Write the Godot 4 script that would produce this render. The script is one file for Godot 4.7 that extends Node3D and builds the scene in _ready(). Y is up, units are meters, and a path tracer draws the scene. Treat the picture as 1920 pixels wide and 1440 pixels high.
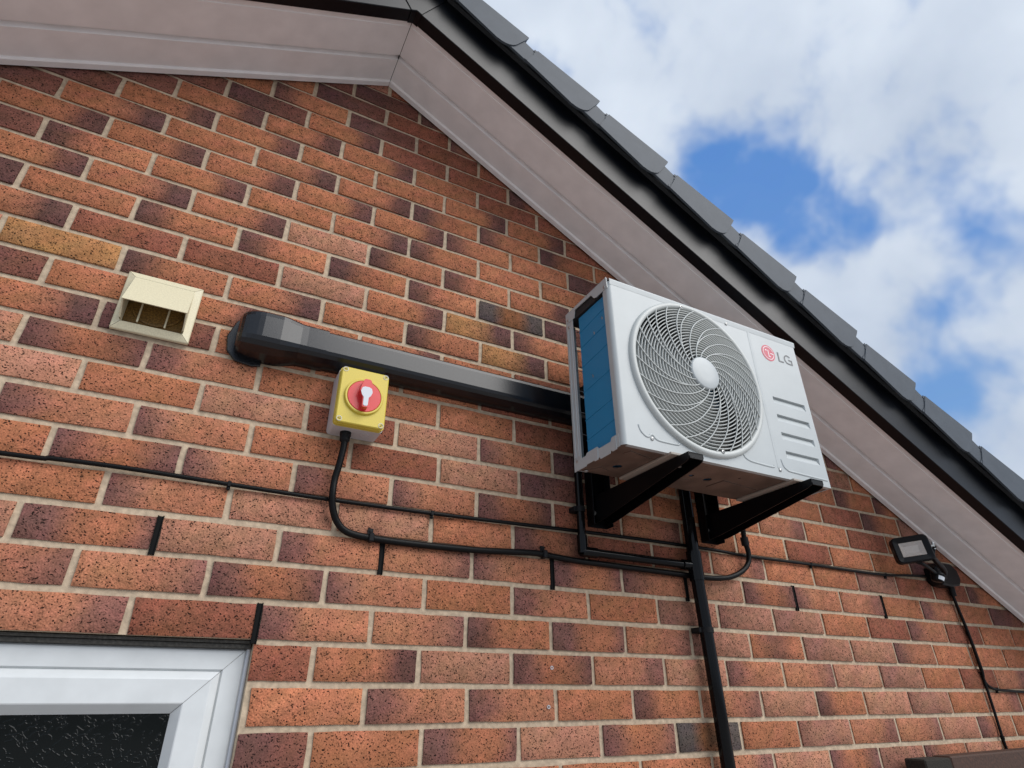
extends Node3D
# Brick gable with an air conditioner on brackets. The face of the wall is z = 0, x runs along it,
# y = 0 is the middle of one brick course; the ground lies at GROUND.

const GROUND := -2.25
const APEX := Vector2(0.318, 1.554)          # where the two soffits meet on the wall
const PITCH_R := 28.95                       # slopes of the two rakes, degrees
const PITCH_L := 29.5
const SOFFIT := 0.247                        # how far the soffit stands out
const WIN_L := -0.99                         # window opening
const WIN_R := 0.216
const WIN_T := -0.1835
const WIN_B := -1.315

var rng := RandomNumberGenerator.new()
var M := {}
var taken := {}


# ---------------------------------------------------------------- mesh builder
class MB:
	var v := PackedVector3Array()
	var n := PackedVector3Array()
	var c := PackedColorArray()
	var uv := PackedVector2Array()
	var col := Color(1, 1, 1)
	var T := Transform3D()

	func tri(a: Vector3, b: Vector3, d: Vector3, na: Vector3, nb: Vector3, nd: Vector3, ca = null, cb = null, cd = null) -> void:
		a = T * a
		b = T * b
		d = T * d
		var B := T.basis
		na = (B * na).normalized()
		nb = (B * nb).normalized()
		nd = (B * nd).normalized()
		if (d - a).cross(b - a).dot(na + nb + nd) < 0.0:
			var k := b
			b = d
			d = k
			k = nb
			nb = nd
			nd = k
			var q = cb
			cb = cd
			cd = q
		v.append_array([a, b, d])
		n.append_array([na, nb, nd])
		c.append_array([col if ca == null else ca, col if cb == null else cb, col if cd == null else cd])

	# flat quad a b c d in order round its edge, facing as near as can be to "out"
	func quad(a: Vector3, b: Vector3, d: Vector3, e: Vector3, out := Vector3.ZERO) -> void:
		var f := (d - a).cross(e - b)
		if f.length_squared() < 1e-18:
			return
		f = f.normalized()
		if out != Vector3.ZERO and f.dot(out) < 0.0:
			f = -f
		tri(a, b, d, f, f, f)
		tri(a, d, e, f, f, f)

	func quad_n(p: Array, q: Array) -> void:
		tri(p[0], p[1], p[2], q[0], q[1], q[2])
		tri(p[0], p[2], p[3], q[0], q[2], q[3])

	func box(lo: Vector3, hi: Vector3, bevel := 0.0) -> void:
		var m := (lo + hi) / 2.0
		var h := (hi - lo) / 2.0
		var b: float = minf(bevel, minf(h.x, minf(h.y, h.z)) * 0.99)
		for axis in 3:
			for s in [-1.0, 1.0]:
				var u := (axis + 1) % 3
				var w := (axis + 2) % 3
				var p := []
				for k in [[-1, -1], [1, -1], [1, 1], [-1, 1]]:
					var x := Vector3.ZERO
					x[axis] = s * h[axis]
					x[u] = k[0] * (h[u] - b)
					x[w] = k[1] * (h[w] - b)
					p.append(m + x)
				var o := Vector3.ZERO
				o[axis] = s
				quad(p[0], p[1], p[2], p[3], o)
		if b <= 0.0:
			return
		for axis in 3:
			var u := (axis + 1) % 3
			var w := (axis + 2) % 3
			for su in [-1.0, 1.0]:
				for sw in [-1.0, 1.0]:
					var p := []
					for k in [-1.0, 1.0]:
						var x := Vector3.ZERO
						x[axis] = k * (h[axis] - b)
						x[u] = su * h[u]
						x[w] = sw * (h[w] - b)
						var y := x
						y[u] = su * (h[u] - b)
						y[w] = sw * h[w]
						p.append_array([m + x, m + y])
					var o := Vector3.ZERO
					o[u] = su
					o[w] = sw
					quad(p[0], p[1], p[3], p[2], o)
		for sx in [-1.0, 1.0]:
			for sy in [-1.0, 1.0]:
				for sz in [-1.0, 1.0]:
					var s3 := Vector3(sx, sy, sz)
					var f := s3.normalized()
					var a := m + s3 * Vector3(h.x, h.y - b, h.z - b)
					var d := m + s3 * Vector3(h.x - b, h.y, h.z - b)
					var e := m + s3 * Vector3(h.x - b, h.y - b, h.z)
					tri(a, d, e, f, f, f)

	# round tube along points; closed ends
	func tube(pts: Array, r: float, seg := 10, caps := true) -> void:
		var k := pts.size()
		var up := Vector3(0.13, 0.27, 1).normalized()
		var rings := []
		for i in k:
			var t: Vector3 = (pts[mini(i + 1, k - 1)] - pts[maxi(i - 1, 0)]).normalized()
			var a := up.cross(t)
			if a.length() < 0.05:
				a = Vector3.RIGHT.cross(t)
			a = a.normalized()
			var b := t.cross(a)
			up = b if false else up
			var ring := []
			for j in seg:
				var g := TAU * j / seg
				var o := a * cos(g) + b * sin(g)
				ring.append([pts[i] + o * r, o])
			rings.append(ring)
		for i in k - 1:
			for j in seg:
				var p = rings[i][j]
				var q = rings[i][(j + 1) % seg]
				var s = rings[i + 1][(j + 1) % seg]
				var w = rings[i + 1][j]
				quad_n([p[0], q[0], s[0], w[0]], [p[1], q[1], s[1], w[1]])
		if caps:
			for e in [0, k - 1]:
				var t: Vector3 = (pts[1] - pts[0]).normalized() * -1.0 if e == 0 else (pts[k - 1] - pts[k - 2]).normalized()
				for j in seg:
					tri(pts[e], rings[e][j][0], rings[e][(j + 1) % seg][0], t, t, t)

	# profile of [radius, height] turned round the +z axis at "at"; "sharp" gives flat bands
	func lathe(at: Vector3, prof: Array, seg := 32, sharp := true, axis := Basis()) -> void:
		for i in prof.size() - 1:
			var r0: float = prof[i][0]
			var z0: float = prof[i][1]
			var r1: float = prof[i + 1][0]
			var z1: float = prof[i + 1][1]
			var d := Vector2(r1 - r0, z1 - z0)
			if d.length() < 1e-9:
				continue
			var nn := Vector2(d.y, -d.x).normalized()     # (radial, axial), outward for profiles running upwards
			var n0 := nn
			var n1 := nn
			if not sharp:
				if i > 0:
					var e := Vector2(r0 - prof[i - 1][0], z0 - prof[i - 1][1])
					n0 = (nn + Vector2(e.y, -e.x).normalized()).normalized()
				if i < prof.size() - 2:
					var e := Vector2(prof[i + 2][0] - r1, prof[i + 2][1] - z1)
					n1 = (nn + Vector2(e.y, -e.x).normalized()).normalized()
			for j in seg:
				var g0 := TAU * j / seg
				var g1 := TAU * (j + 1) / seg
				var p := []
				var q := []
				for k in [[r0, z0, g0, n0], [r0, z0, g1, n0], [r1, z1, g1, n1], [r1, z1, g0, n1]]:
					p.append(at + axis * Vector3(cos(k[2]) * k[0], sin(k[2]) * k[0], k[1]))
					q.append(axis * Vector3(cos(k[2]) * k[3].x, sin(k[2]) * k[3].x, k[3].y))
				quad_n(p, q)

	# polygon in the xy plane made solid from z0 to z1, with its front edge bevelled by "bevel"
	func prism(poly: PackedVector2Array, z0: float, z1: float, bevel := 0.0, back := true) -> void:
		var inner := poly
		if bevel > 0.0:
			var got := Geometry2D.offset_polygon(poly, -bevel)
			if got.size() and got[0].size() >= 3:
				inner = got[0]
		var k := poly.size()
		var turn := 1.0 if Geometry2D.is_polygon_clockwise(poly) else -1.0
		var zb := z1 - bevel
		for i in k:
			var a := poly[i]
			var b := poly[(i + 1) % k]
			var o := Vector2(-(b - a).y, (b - a).x) * turn
			quad(Vector3(a.x, a.y, z0), Vector3(b.x, b.y, z0), Vector3(b.x, b.y, zb), Vector3(a.x, a.y, zb), Vector3(o.x, o.y, 0))
		if inner.size() == k and bevel > 0.0:
			# match the nearest start so that the bevel runs straight
			var shift := 0
			var best := 1e9
			for s in k:
				var dd := inner[s].distance_to(poly[0])
				if dd < best:
					best = dd
					shift = s
			var dir := 1 if Geometry2D.is_polygon_clockwise(inner) == Geometry2D.is_polygon_clockwise(poly) else -1
			for i in k:
				var a := poly[i]
				var b := poly[(i + 1) % k]
				var p := inner[posmod(shift + dir * i, k)]
				var q := inner[posmod(shift + dir * (i + 1), k)]
				var o := Vector2(-(b - a).y, (b - a).x).normalized() * turn
				quad(Vector3(a.x, a.y, zb), Vector3(b.x, b.y, zb), Vector3(q.x, q.y, z1), Vector3(p.x, p.y, z1), Vector3(o.x, o.y, 1))
		else:
			inner = poly
			if bevel > 0.0:
				zb = z1
				for i in k:
					var a := poly[i]
					var b := poly[(i + 1) % k]
					var o := Vector2(-(b - a).y, (b - a).x) * turn
					quad(Vector3(a.x, a.y, z1 - bevel), Vector3(b.x, b.y, z1 - bevel), Vector3(b.x, b.y, z1), Vector3(a.x, a.y, z1), Vector3(o.x, o.y, 0))
		flat(inner, z1, 1.0)
		if back:
			flat(poly, z0, -1.0)

	func flat(poly: PackedVector2Array, z: float, s: float) -> void:
		var t := Geometry2D.triangulate_polygon(poly)
		var f := Vector3(0, 0, s)
		for i in range(0, t.size(), 3):
			var a := poly[t[i]]
			var b := poly[t[i + 1]]
			var d := poly[t[i + 2]]
			tri(Vector3(a.x, a.y, z), Vector3(b.x, b.y, z), Vector3(d.x, d.y, z), f, f, f)

	func mesh() -> ArrayMesh:
		var arr := []
		arr.resize(Mesh.ARRAY_MAX)
		arr[Mesh.ARRAY_VERTEX] = v
		arr[Mesh.ARRAY_NORMAL] = n
		arr[Mesh.ARRAY_COLOR] = c
		var m := ArrayMesh.new()
		m.add_surface_from_arrays(Mesh.PRIMITIVE_TRIANGLES, arr)
		return m


func rounded(cx: float, cy: float, w: float, h: float, r: float, seg := 5) -> PackedVector2Array:
	var p := PackedVector2Array()
	for q in [[1, 1, 0.0], [-1, 1, 90.0], [-1, -1, 180.0], [1, -1, 270.0]]:
		for i in seg + 1:
			var a: float = deg_to_rad(q[2] + 90.0 * i / seg)
			p.append(Vector2(cx + q[0] * (w / 2 - r) + cos(a) * r, cy + q[1] * (h / 2 - r) + sin(a) * r))
	return p


func circle2(cx: float, cy: float, r: float, seg := 24) -> PackedVector2Array:
	var p := PackedVector2Array()
	for i in seg:
		p.append(Vector2(cx + cos(TAU * i / seg) * r, cy + sin(TAU * i / seg) * r))
	return p


# smooth curve through points
func curve(pts: Array, per := 6) -> Array:
	var out := []
	var k := pts.size()
	for i in k - 1:
		var p0: Vector3 = pts[maxi(i - 1, 0)]
		var p1: Vector3 = pts[i]
		var p2: Vector3 = pts[i + 1]
		var p3: Vector3 = pts[mini(i + 2, k - 1)]
		for j in per:
			out.append(p1.cubic_interpolate(p2, p0, p3, float(j) / per))
	out.append(pts[k - 1])
	return out


# ---------------------------------------------------------------- naming helpers
func numbered(called: String) -> String:
	taken[called] = taken.get(called, 0) + 1
	return called if taken[called] == 1 else "%s_%03d" % [called, taken[called] - 1]


func thing(called: String, label: String, category: String, at := Vector3.ZERO, group := "") -> Node3D:
	var o := Node3D.new()
	o.name = numbered(called)
	add_child(o)
	o.position = at
	o.set_meta("label", label)
	o.set_meta("category", category)
	if group:
		o.set_meta("group", group)
	return o


# one named mesh under "parent"; the shape is given in wall coordinates and kept there
func part(called: String, b: MB, mat: Material, parent: Node3D, label := "") -> MeshInstance3D:
	var o := MeshInstance3D.new()
	o.name = called
	o.mesh = b.mesh()
	o.material_override = mat
	parent.add_child(o, true)
	o.position = -where(parent)
	if label:
		o.set_meta("label", label)
	return o


func where(o: Node3D) -> Vector3:
	var p := Vector3.ZERO
	var k: Node = o
	while k is Node3D and k != self:
		p += (k as Node3D).position
		k = k.get_parent()
	return p


# ---------------------------------------------------------------- textures and materials
func lin(r: float, g: float, b: float) -> Color:
	return Color(r, g, b).linear_to_srgb()


func noise_image(size: int, freq: float, octaves: int, sd: int, kind := FastNoiseLite.TYPE_SIMPLEX_SMOOTH) -> Image:
	var f := FastNoiseLite.new()
	f.seed = sd
	f.noise_type = kind
	f.frequency = freq
	f.fractal_type = FastNoiseLite.FRACTAL_FBM
	f.fractal_octaves = octaves
	return f.get_seamless_image(size, size, false, false, 0.15, true)


func tex(im: Image) -> ImageTexture:
	return ImageTexture.create_from_image(im)


# values of an L8 noise image mapped to lo..hi as grey
func ramp(im: Image, lo: float, hi: float) -> Image:
	var d := im.get_data()
	for i in d.size():
		d[i] = int(clampf(lo + (hi - lo) * d[i] / 255.0, 0, 1) * 255.0)
	return Image.create_from_data(im.get_width(), im.get_height(), false, Image.FORMAT_L8, d)


func world_mapped(m: StandardMaterial3D, metres: float) -> void:
	m.uv1_triplanar = true
	m.uv1_world_triplanar = true
	m.uv1_triplanar_sharpness = 4.0
	m.uv1_scale = Vector3.ONE / metres


func mat(called: String, r: float, g: float, b: float, rough := 0.6, metal := 0.0) -> StandardMaterial3D:
	var m := StandardMaterial3D.new()
	m.resource_name = called
	m.albedo_color = lin(r, g, b)
	m.roughness = rough
	m.metallic = metal
	M[called] = m
	return m


# wire-cut brick: short drag marks and pits with shade and dirt painted dark, pale flecks, a fine sandy grain
func brick_textures() -> void:
	var S := 1280
	var grain := noise_image(S, 0.11, 4, 5).get_data()
	var patch := noise_image(S, 0.016, 3, 9).get_data()
	var rough := noise_image(S, 0.035, 3, 21).get_data()
	var pit := PackedFloat32Array()
	pit.resize(S * S)
	var r := RandomNumberGenerator.new()
	r.seed = 77
	for k in 12500:
		var x := r.randf() * S
		var y := r.randf() * S
		var ang := r.randfn(0.0, 0.8)
		var long: float = 1.2 + 9.0 * pow(r.randf(), 2.4)
		var wide: float = 0.62 + 1.80 * pow(r.randf(), 2.0)
		var deep: float = 0.35 + 0.65 * r.randf()
		var steps := int(long * 1.6) + 1
		for s in steps:
			ang += r.randfn(0.0, 0.16)
			x += cos(ang) * 0.62
			y += sin(ang) * 0.62
			var w: float = wide * (0.45 + 0.55 * sin(PI * (s + 0.5) / steps))
			for dy in range(-3, 4):
				for dx in range(-3, 4):
					var e := Vector2(floorf(x) + dx + 0.5 - x, floorf(y) + dy + 0.5 - y).length()
					var a: float = clampf(w + 0.5 - e, 0, 1) * deep
					if a > 0.0:
						var at := posmod(int(floorf(y)) + dy, S) * S + posmod(int(floorf(x)) + dx, S)
						pit[at] = maxf(pit[at], a)
	var fleck := PackedFloat32Array()
	fleck.resize(S * S)
	for k in 3600:
		var at := r.randi_range(0, S - 1) * S + r.randi_range(0, S - 1)
		fleck[at] = r.randf()
		fleck[(at + 1) % (S * S)] = r.randf()
	var col := PackedByteArray()
	col.resize(S * S * 3)
	var hgt := PackedByteArray()
	hgt.resize(S * S)
	for i in S * S:
		var g := grain[i] / 255.0
		var p := patch[i] / 255.0
		var d := pit[i]
		var t: float = (0.70 + 0.34 * g) * (0.84 + 0.22 * p) * (1.0 - 0.82 * d) + 0.10 * fleck[i]
		col[i * 3] = int(clampf(t, 0, 1) * 255)
		col[i * 3 + 1] = int(clampf(t * (1.0 - 0.05 * p) + 0.05 * fleck[i], 0, 1) * 255)
		col[i * 3 + 2] = int(clampf(t * (1.0 - 0.03 * p) + 0.06 * fleck[i], 0, 1) * 255)
		hgt[i] = int(clampf(0.62 + 0.16 * (g - 0.5) + 0.34 * (rough[i] / 255.0 - 0.5) - 0.5 * d, 0, 1) * 255)
	var m := mat("brick", 1, 1, 1, 0.92)
	m.albedo_texture = tex(Image.create_from_data(S, S, false, Image.FORMAT_RGB8, col))
	m.vertex_color_use_as_albedo = true
	m.heightmap_enabled = true
	m.heightmap_texture = tex(Image.create_from_data(S, S, false, Image.FORMAT_L8, hgt))
	m.heightmap_scale = 0.40
	m.metallic_specular = 0.35
	world_mapped(m, 0.66)


func speckled(called: String, r: float, g: float, b: float, rough: float, metres: float, lo: float, hi: float, freq: float, relief := 0.0, sd := 3, size := 512) -> StandardMaterial3D:
	var m := mat(called, r, g, b, rough)
	var im := noise_image(size, freq, 5, sd)
	m.albedo_texture = tex(ramp(im, lo, hi))
	if relief > 0.0:
		m.heightmap_enabled = true
		m.heightmap_texture = tex(im)
		m.heightmap_scale = relief
	world_mapped(m, metres)
	return m


func make_materials() -> void:
	brick_textures()
	speckled("mortar", 0.60, 0.472, 0.335, 0.95, 0.30, 0.80, 1.0, 0.03, 0.10, 11)
	speckled("soffit_pvc", 0.87, 0.835, 0.83, 0.34, 0.9, 0.93, 1.0, 0.02, 0.0, 13)
	speckled("white_pvc", 0.64, 0.665, 0.67, 0.28, 0.7, 0.95, 1.0, 0.02, 0.0, 15)
	speckled("black_pvc", 0.0040, 0.0050, 0.0078, 0.34, 0.5, 0.7, 1.0, 0.05, 0.0, 17)  # blue cast in the black stands in for reflected sky
	speckled("trunk_pvc", 0.0040, 0.0050, 0.0080, 0.24, 0.5, 0.8, 1.0, 0.05, 0.0, 18)  # same blue cast, painted in for the sky reflection
	speckled("verge_grey", 0.080, 0.093, 0.110, 0.50, 0.6, 0.93, 1.0, 0.015, 0.0, 19)
	speckled("roof_tile", 0.05, 0.052, 0.055, 0.85, 0.5, 0.7, 1.0, 0.08, 0.1, 23)
	speckled("unit_white", 0.43, 0.462, 0.468, 0.38, 0.8, 0.965, 1.0, 0.015, 0.0, 25)
	mat("unit_inner", 0.10, 0.10, 0.095, 0.6)
	mat("grille_white", 0.47, 0.49, 0.475, 0.42)
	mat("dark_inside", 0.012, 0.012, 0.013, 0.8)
	mat("fan_grey", 0.06, 0.06, 0.056, 0.5)
	speckled("base_shaded_steel", 0.17, 0.115, 0.09, 0.40, 0.5, 0.72, 1.0, 0.012, 0.04, 27)  # dark brown stands in for shade and warm bounce under the pan
	mat("foot_beige", 0.33, 0.29, 0.25, 0.5)
	mat("zinc", 0.45, 0.45, 0.44, 0.38, 0.8)
	mat("logo_red", 0.50, 0.045, 0.085, 0.4)
	mat("logo_white", 0.80, 0.78, 0.78, 0.4)
	mat("logo_grey", 0.10, 0.105, 0.11, 0.4)
	speckled("bracket_black", 0.004, 0.004, 0.005, 0.38, 0.2, 0.75, 1.0, 0.08, 0.02, 29)
	mat("pipe_black", 0.003, 0.003, 0.0035, 0.10)
	speckled("cable_black", 0.006, 0.006, 0.0065, 0.42, 0.06, 0.6, 1.0, 0.05, 0.02, 31)
	mat("clip_black", 0.008, 0.008, 0.009, 0.5)
	speckled("switch_yellow", 0.70, 0.55, 0.075, 0.42, 0.12, 0.9, 1.0, 0.08, 0.01, 33)
	mat("switch_grey", 0.50, 0.48, 0.49, 0.5)
	mat("switch_red", 0.62, 0.035, 0.035, 0.3)
	mat("switch_white", 0.58, 0.60, 0.64, 0.4)
	speckled("vent_cream", 0.72, 0.66, 0.46, 0.45, 0.12, 0.9, 1.0, 0.05, 0.01, 35)
	speckled("duct_brown", 0.36, 0.20, 0.045, 0.55, 0.1, 0.5, 1.0, 0.04, 0.0, 36)
	mat("lamp_black", 0.005, 0.005, 0.006, 0.36)
	mat("lamp_reflector", 0.34, 0.27, 0.22, 0.35, 0.15)
	mat("lens_white", 0.66, 0.70, 0.74, 0.25)
	speckled("timber_brown", 0.085, 0.036, 0.020, 0.75, 0.3, 0.6, 1.0, 0.05, 0.06, 37)
	speckled("timber_end", 0.028, 0.022, 0.014, 0.9, 0.2, 0.5, 1.0, 0.06, 0.1, 38)
	speckled("paving", 0.52, 0.49, 0.465, 0.9, 1.5, 0.7, 1.0, 0.04, 0.15, 39)
	speckled("lintel_steel", 0.075, 0.070, 0.060, 0.7, 0.2, 0.5, 1.0, 0.05, 0.05, 41)
	mat("plaster", 0.35, 0.33, 0.30, 0.9)
	mat("weep_black", 0.004, 0.004, 0.004, 0.7)

	M.verge_grey.metallic_specular = 0.25
	M.black_pvc.metallic_specular = 0.36
	M.pipe_black.metallic_specular = 0.3
	for k in ["cable_black", "clip_black", "bracket_black", "lamp_black", "weep_black"]:
		M[k].metallic_specular = 0.28

	# blue finned coil: fine upright fins
	var coil := mat("coil_blue", 0.008, 0.22, 0.45, 0.42, 0.0)
	var fins := Image.create(256, 8, false, Image.FORMAT_L8)
	for x in 256:
		var s := 0.5 + 0.5 * sin(TAU * x / 8.0)
		for y in 8:
			fins.set_pixel(x, y, Color(s, s, s))
	coil.heightmap_enabled = true
	coil.heightmap_texture = tex(fins)
	coil.heightmap_scale = 0.05
	world_mapped(coil, 0.05)

	# obscure glass: many short curls pressed into it
	var S := 512
	var px := PackedFloat32Array()
	px.resize(S * S)
	var r := RandomNumberGenerator.new()
	r.seed = 12
	for k in 1000:
		var x := r.randf() * S
		var y := r.randf() * S
		var a := r.randf() * TAU
		var bend := r.randfn(0, 0.10)
		for s in r.randi_range(10, 26):
			a += bend
			x += cos(a)
			y += sin(a)
			for dy in range(-2, 3):
				for dx in range(-2, 3):
					var at := posmod(int(y) + dy, S) * S + posmod(int(x) + dx, S)
					px[at] = maxf(px[at], clampf(1.0 - Vector2(dx, dy).length() / 1.9, 0, 1))
	var bytes := PackedByteArray()
	bytes.resize(S * S)
	for i in S * S:
		bytes[i] = int(px[i] * 255)
	var glass := mat("obscure_glass", 0.004, 0.0055, 0.0055, 0.07)
	glass.metallic_specular = 0.3
	glass.heightmap_enabled = true
	glass.heightmap_texture = tex(Image.create_from_data(S, S, false, Image.FORMAT_L8, bytes))
	glass.heightmap_scale = 0.07
	world_mapped(glass, 0.30)

	var pane := mat("lamp_glass", 0.9, 0.9, 0.9, 0.02)
	pane.transparency = BaseMaterial3D.TRANSPARENCY_ALPHA
	pane.albedo_color = Color(0.95, 0.96, 0.95, 0.06)


# ---------------------------------------------------------------- sky: air and broken cloud
func smooth(a: float, b: float, x: float) -> float:
	var t := clampf((x - a) / (b - a), 0, 1)
	return t * t * (3.0 - 2.0 * t)


func make_sky() -> Sky:
	var W := 2048
	var H := 1024
	var big := FastNoiseLite.new()
	big.seed = 41
	big.noise_type = FastNoiseLite.TYPE_SIMPLEX_SMOOTH
	big.frequency = 1.7
	big.fractal_octaves = 6
	big.fractal_gain = 0.52
	var shade := FastNoiseLite.new()
	shade.seed = 8
	shade.noise_type = FastNoiseLite.TYPE_SIMPLEX_SMOOTH
	shade.frequency = 1.9
	shade.fractal_octaves = 4
	var fine := FastNoiseLite.new()
	fine.seed = 23
	fine.noise_type = FastNoiseLite.TYPE_SIMPLEX_SMOOTH
	fine.frequency = 5.5
	fine.fractal_octaves = 5
	fine.fractal_gain = 0.55
	var gaps := []                               # openings seen in the photograph: direction, half-width, strength
	for g in GAPS:
		gaps.append([Vector3(g[0], g[1], g[2]).normalized(), g[3], g[4]])
	var d := PackedByteArray()
	var im := Image.create(W, H, false, Image.FORMAT_RGB8)
	d.resize(W * H * 3)
	for y in H:
		var el := PI * (0.5 - (y + 0.5) / H)
		if el < -0.03:
			for x in W:
				var at := (y * W + x) * 3
				d[at] = 120
				d[at + 1] = 122
				d[at + 2] = 124
			continue
		var ce := cos(el)
		var se := sin(el)
		for x in W:
			var az := TAU * (x + 0.5) / W
			var dir := Vector3(sin(az) * ce, se, -cos(az) * ce)
			var f := big.get_noise_3dv(dir * 1.25)
			var w := fine.get_noise_3dv(dir + Vector3(0.05, 0.02, 0.04) * f)
			var bias := 0.135
			for g in gaps:
				var e: float = dir.distance_squared_to(g[0]) / (g[1] * g[1])
				if e < 6.0:
					bias -= g[2] * exp(-e)
			var cover: float = 0.13 + 0.87 * smooth(-0.25, 0.17, f * 0.30 + w * 0.44 + bias)
			var t := shade.get_noise_3dv(dir * 1.4 + Vector3(3, 1, 7))
			var k := 0.5 + 0.5 * clampf(t * 1.3 + f * 0.4 + w * 0.5, -1, 1)
			var cloud := Vector3(0.305, 0.356, 0.440).lerp(Vector3(0.505, 0.550, 0.610), k)
			var blue := Vector3(0.034, 0.140, 0.385).lerp(Vector3(0.14, 0.27, 0.46), 1.0 - smooth(0.0, 0.7, se))
			var c := blue.lerp(cloud, cover)
			var s := Color(c.x, c.y, c.z).linear_to_srgb()
			var at := (y * W + x) * 3
			d[at] = int(clampf(s.r, 0, 1) * 255)
			d[at + 1] = int(clampf(s.g, 0, 1) * 255)
			d[at + 2] = int(clampf(s.b, 0, 1) * 255)
	im = Image.create_from_data(W, H, false, Image.FORMAT_RGB8, d)
	var p := PanoramaSkyMaterial.new()
	p.panorama = tex(im)
	var sky := Sky.new()
	sky.sky_material = p
	return sky


const GAPS := [
	[0.553, 0.702, -0.449, 0.050, 0.15], [0.612, 0.678, -0.406, 0.060, 0.15], [0.662, 0.646, -0.380, 0.060, 0.14], [0.716, 0.620, -0.323, 0.060, 0.15],
	[0.772, 0.576, -0.267, 0.060, 0.20], [0.655, 0.622, -0.429, 0.055, 0.15], [0.713, 0.587, -0.382, 0.050, 0.12], [0.831, 0.473, -0.293, 0.038, 0.30],
	[0.856, 0.384, -0.345, 0.065, 0.26], [0.826, 0.511, -0.238, 0.050, 0.12],
	[0.469, 0.813, -0.345, 0.110, -0.16], [0.390, 0.800, -0.455, 0.080, -0.16], [0.751, 0.531, -0.392, 0.060, -0.22], [0.800, 0.430, -0.380, 0.050, -0.18], [0.900, 0.280, -0.333, 0.080, -0.15],
]


# ---------------------------------------------------------------- the wall
# tones of the bricks seen, course by course from the top, left to right:
# o orange, r red, p pale, d dark, l dark at the left, k dark at the right, m dark in the middle,
# b dark at both ends, w washed purple, y yellow, Y yellow at the left and dark at the right, g smoked grey
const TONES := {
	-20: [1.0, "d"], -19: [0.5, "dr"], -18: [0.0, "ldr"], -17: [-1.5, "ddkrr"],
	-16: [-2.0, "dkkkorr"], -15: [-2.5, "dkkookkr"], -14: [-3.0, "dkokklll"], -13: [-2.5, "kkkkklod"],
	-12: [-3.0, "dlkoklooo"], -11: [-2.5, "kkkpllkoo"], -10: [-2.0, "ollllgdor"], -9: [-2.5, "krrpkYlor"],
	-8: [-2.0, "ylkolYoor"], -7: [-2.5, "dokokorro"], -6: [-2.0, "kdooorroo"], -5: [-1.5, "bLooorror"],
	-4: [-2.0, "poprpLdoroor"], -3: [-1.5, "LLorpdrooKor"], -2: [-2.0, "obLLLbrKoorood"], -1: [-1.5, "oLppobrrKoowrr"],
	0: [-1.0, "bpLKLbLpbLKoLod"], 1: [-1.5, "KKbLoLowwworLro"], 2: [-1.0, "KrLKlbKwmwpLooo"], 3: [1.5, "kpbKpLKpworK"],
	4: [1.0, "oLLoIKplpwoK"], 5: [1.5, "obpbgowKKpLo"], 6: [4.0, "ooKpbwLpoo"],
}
# how far each course has drifted along the wall, mm
const DRIFT := {-15: -14, -14: -8, -13: -6, -12: -3, -11: -5, -10: 0, -9: 5, -8: 8, -7: 3, -6: 10, -5: 4, -4: 12, -3: 16, -2: 9, -1: 2, 0: 0, 1: -5, 2: -9, 3: -6, 4: -4, 5: 10, 6: 4}

var brick_meshes := {}


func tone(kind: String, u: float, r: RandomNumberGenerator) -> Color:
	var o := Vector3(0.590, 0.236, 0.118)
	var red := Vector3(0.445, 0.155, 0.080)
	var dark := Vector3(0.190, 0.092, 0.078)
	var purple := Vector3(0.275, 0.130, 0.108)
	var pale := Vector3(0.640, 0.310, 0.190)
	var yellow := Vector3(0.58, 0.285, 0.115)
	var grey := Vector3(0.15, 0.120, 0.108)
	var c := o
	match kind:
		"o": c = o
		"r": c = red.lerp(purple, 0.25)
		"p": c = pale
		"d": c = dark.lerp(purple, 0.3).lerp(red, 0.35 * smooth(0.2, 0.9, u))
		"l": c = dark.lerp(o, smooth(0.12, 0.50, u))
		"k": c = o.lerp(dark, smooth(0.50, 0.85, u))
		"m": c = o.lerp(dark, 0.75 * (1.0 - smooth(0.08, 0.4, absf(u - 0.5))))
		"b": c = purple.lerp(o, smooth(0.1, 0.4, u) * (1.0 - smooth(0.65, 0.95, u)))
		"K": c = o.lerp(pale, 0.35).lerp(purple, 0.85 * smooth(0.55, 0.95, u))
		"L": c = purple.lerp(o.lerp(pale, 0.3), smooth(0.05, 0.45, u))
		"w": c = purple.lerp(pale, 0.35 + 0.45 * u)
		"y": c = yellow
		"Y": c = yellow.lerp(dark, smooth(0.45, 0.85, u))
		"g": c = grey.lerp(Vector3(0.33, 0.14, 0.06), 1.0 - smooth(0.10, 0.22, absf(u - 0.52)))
	var f := r.randfn(1.0, 0.07)
	return Color(c.x * f, c.y * f * r.randfn(1.0, 0.03), c.z * f * r.randfn(1.0, 0.04))


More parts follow.
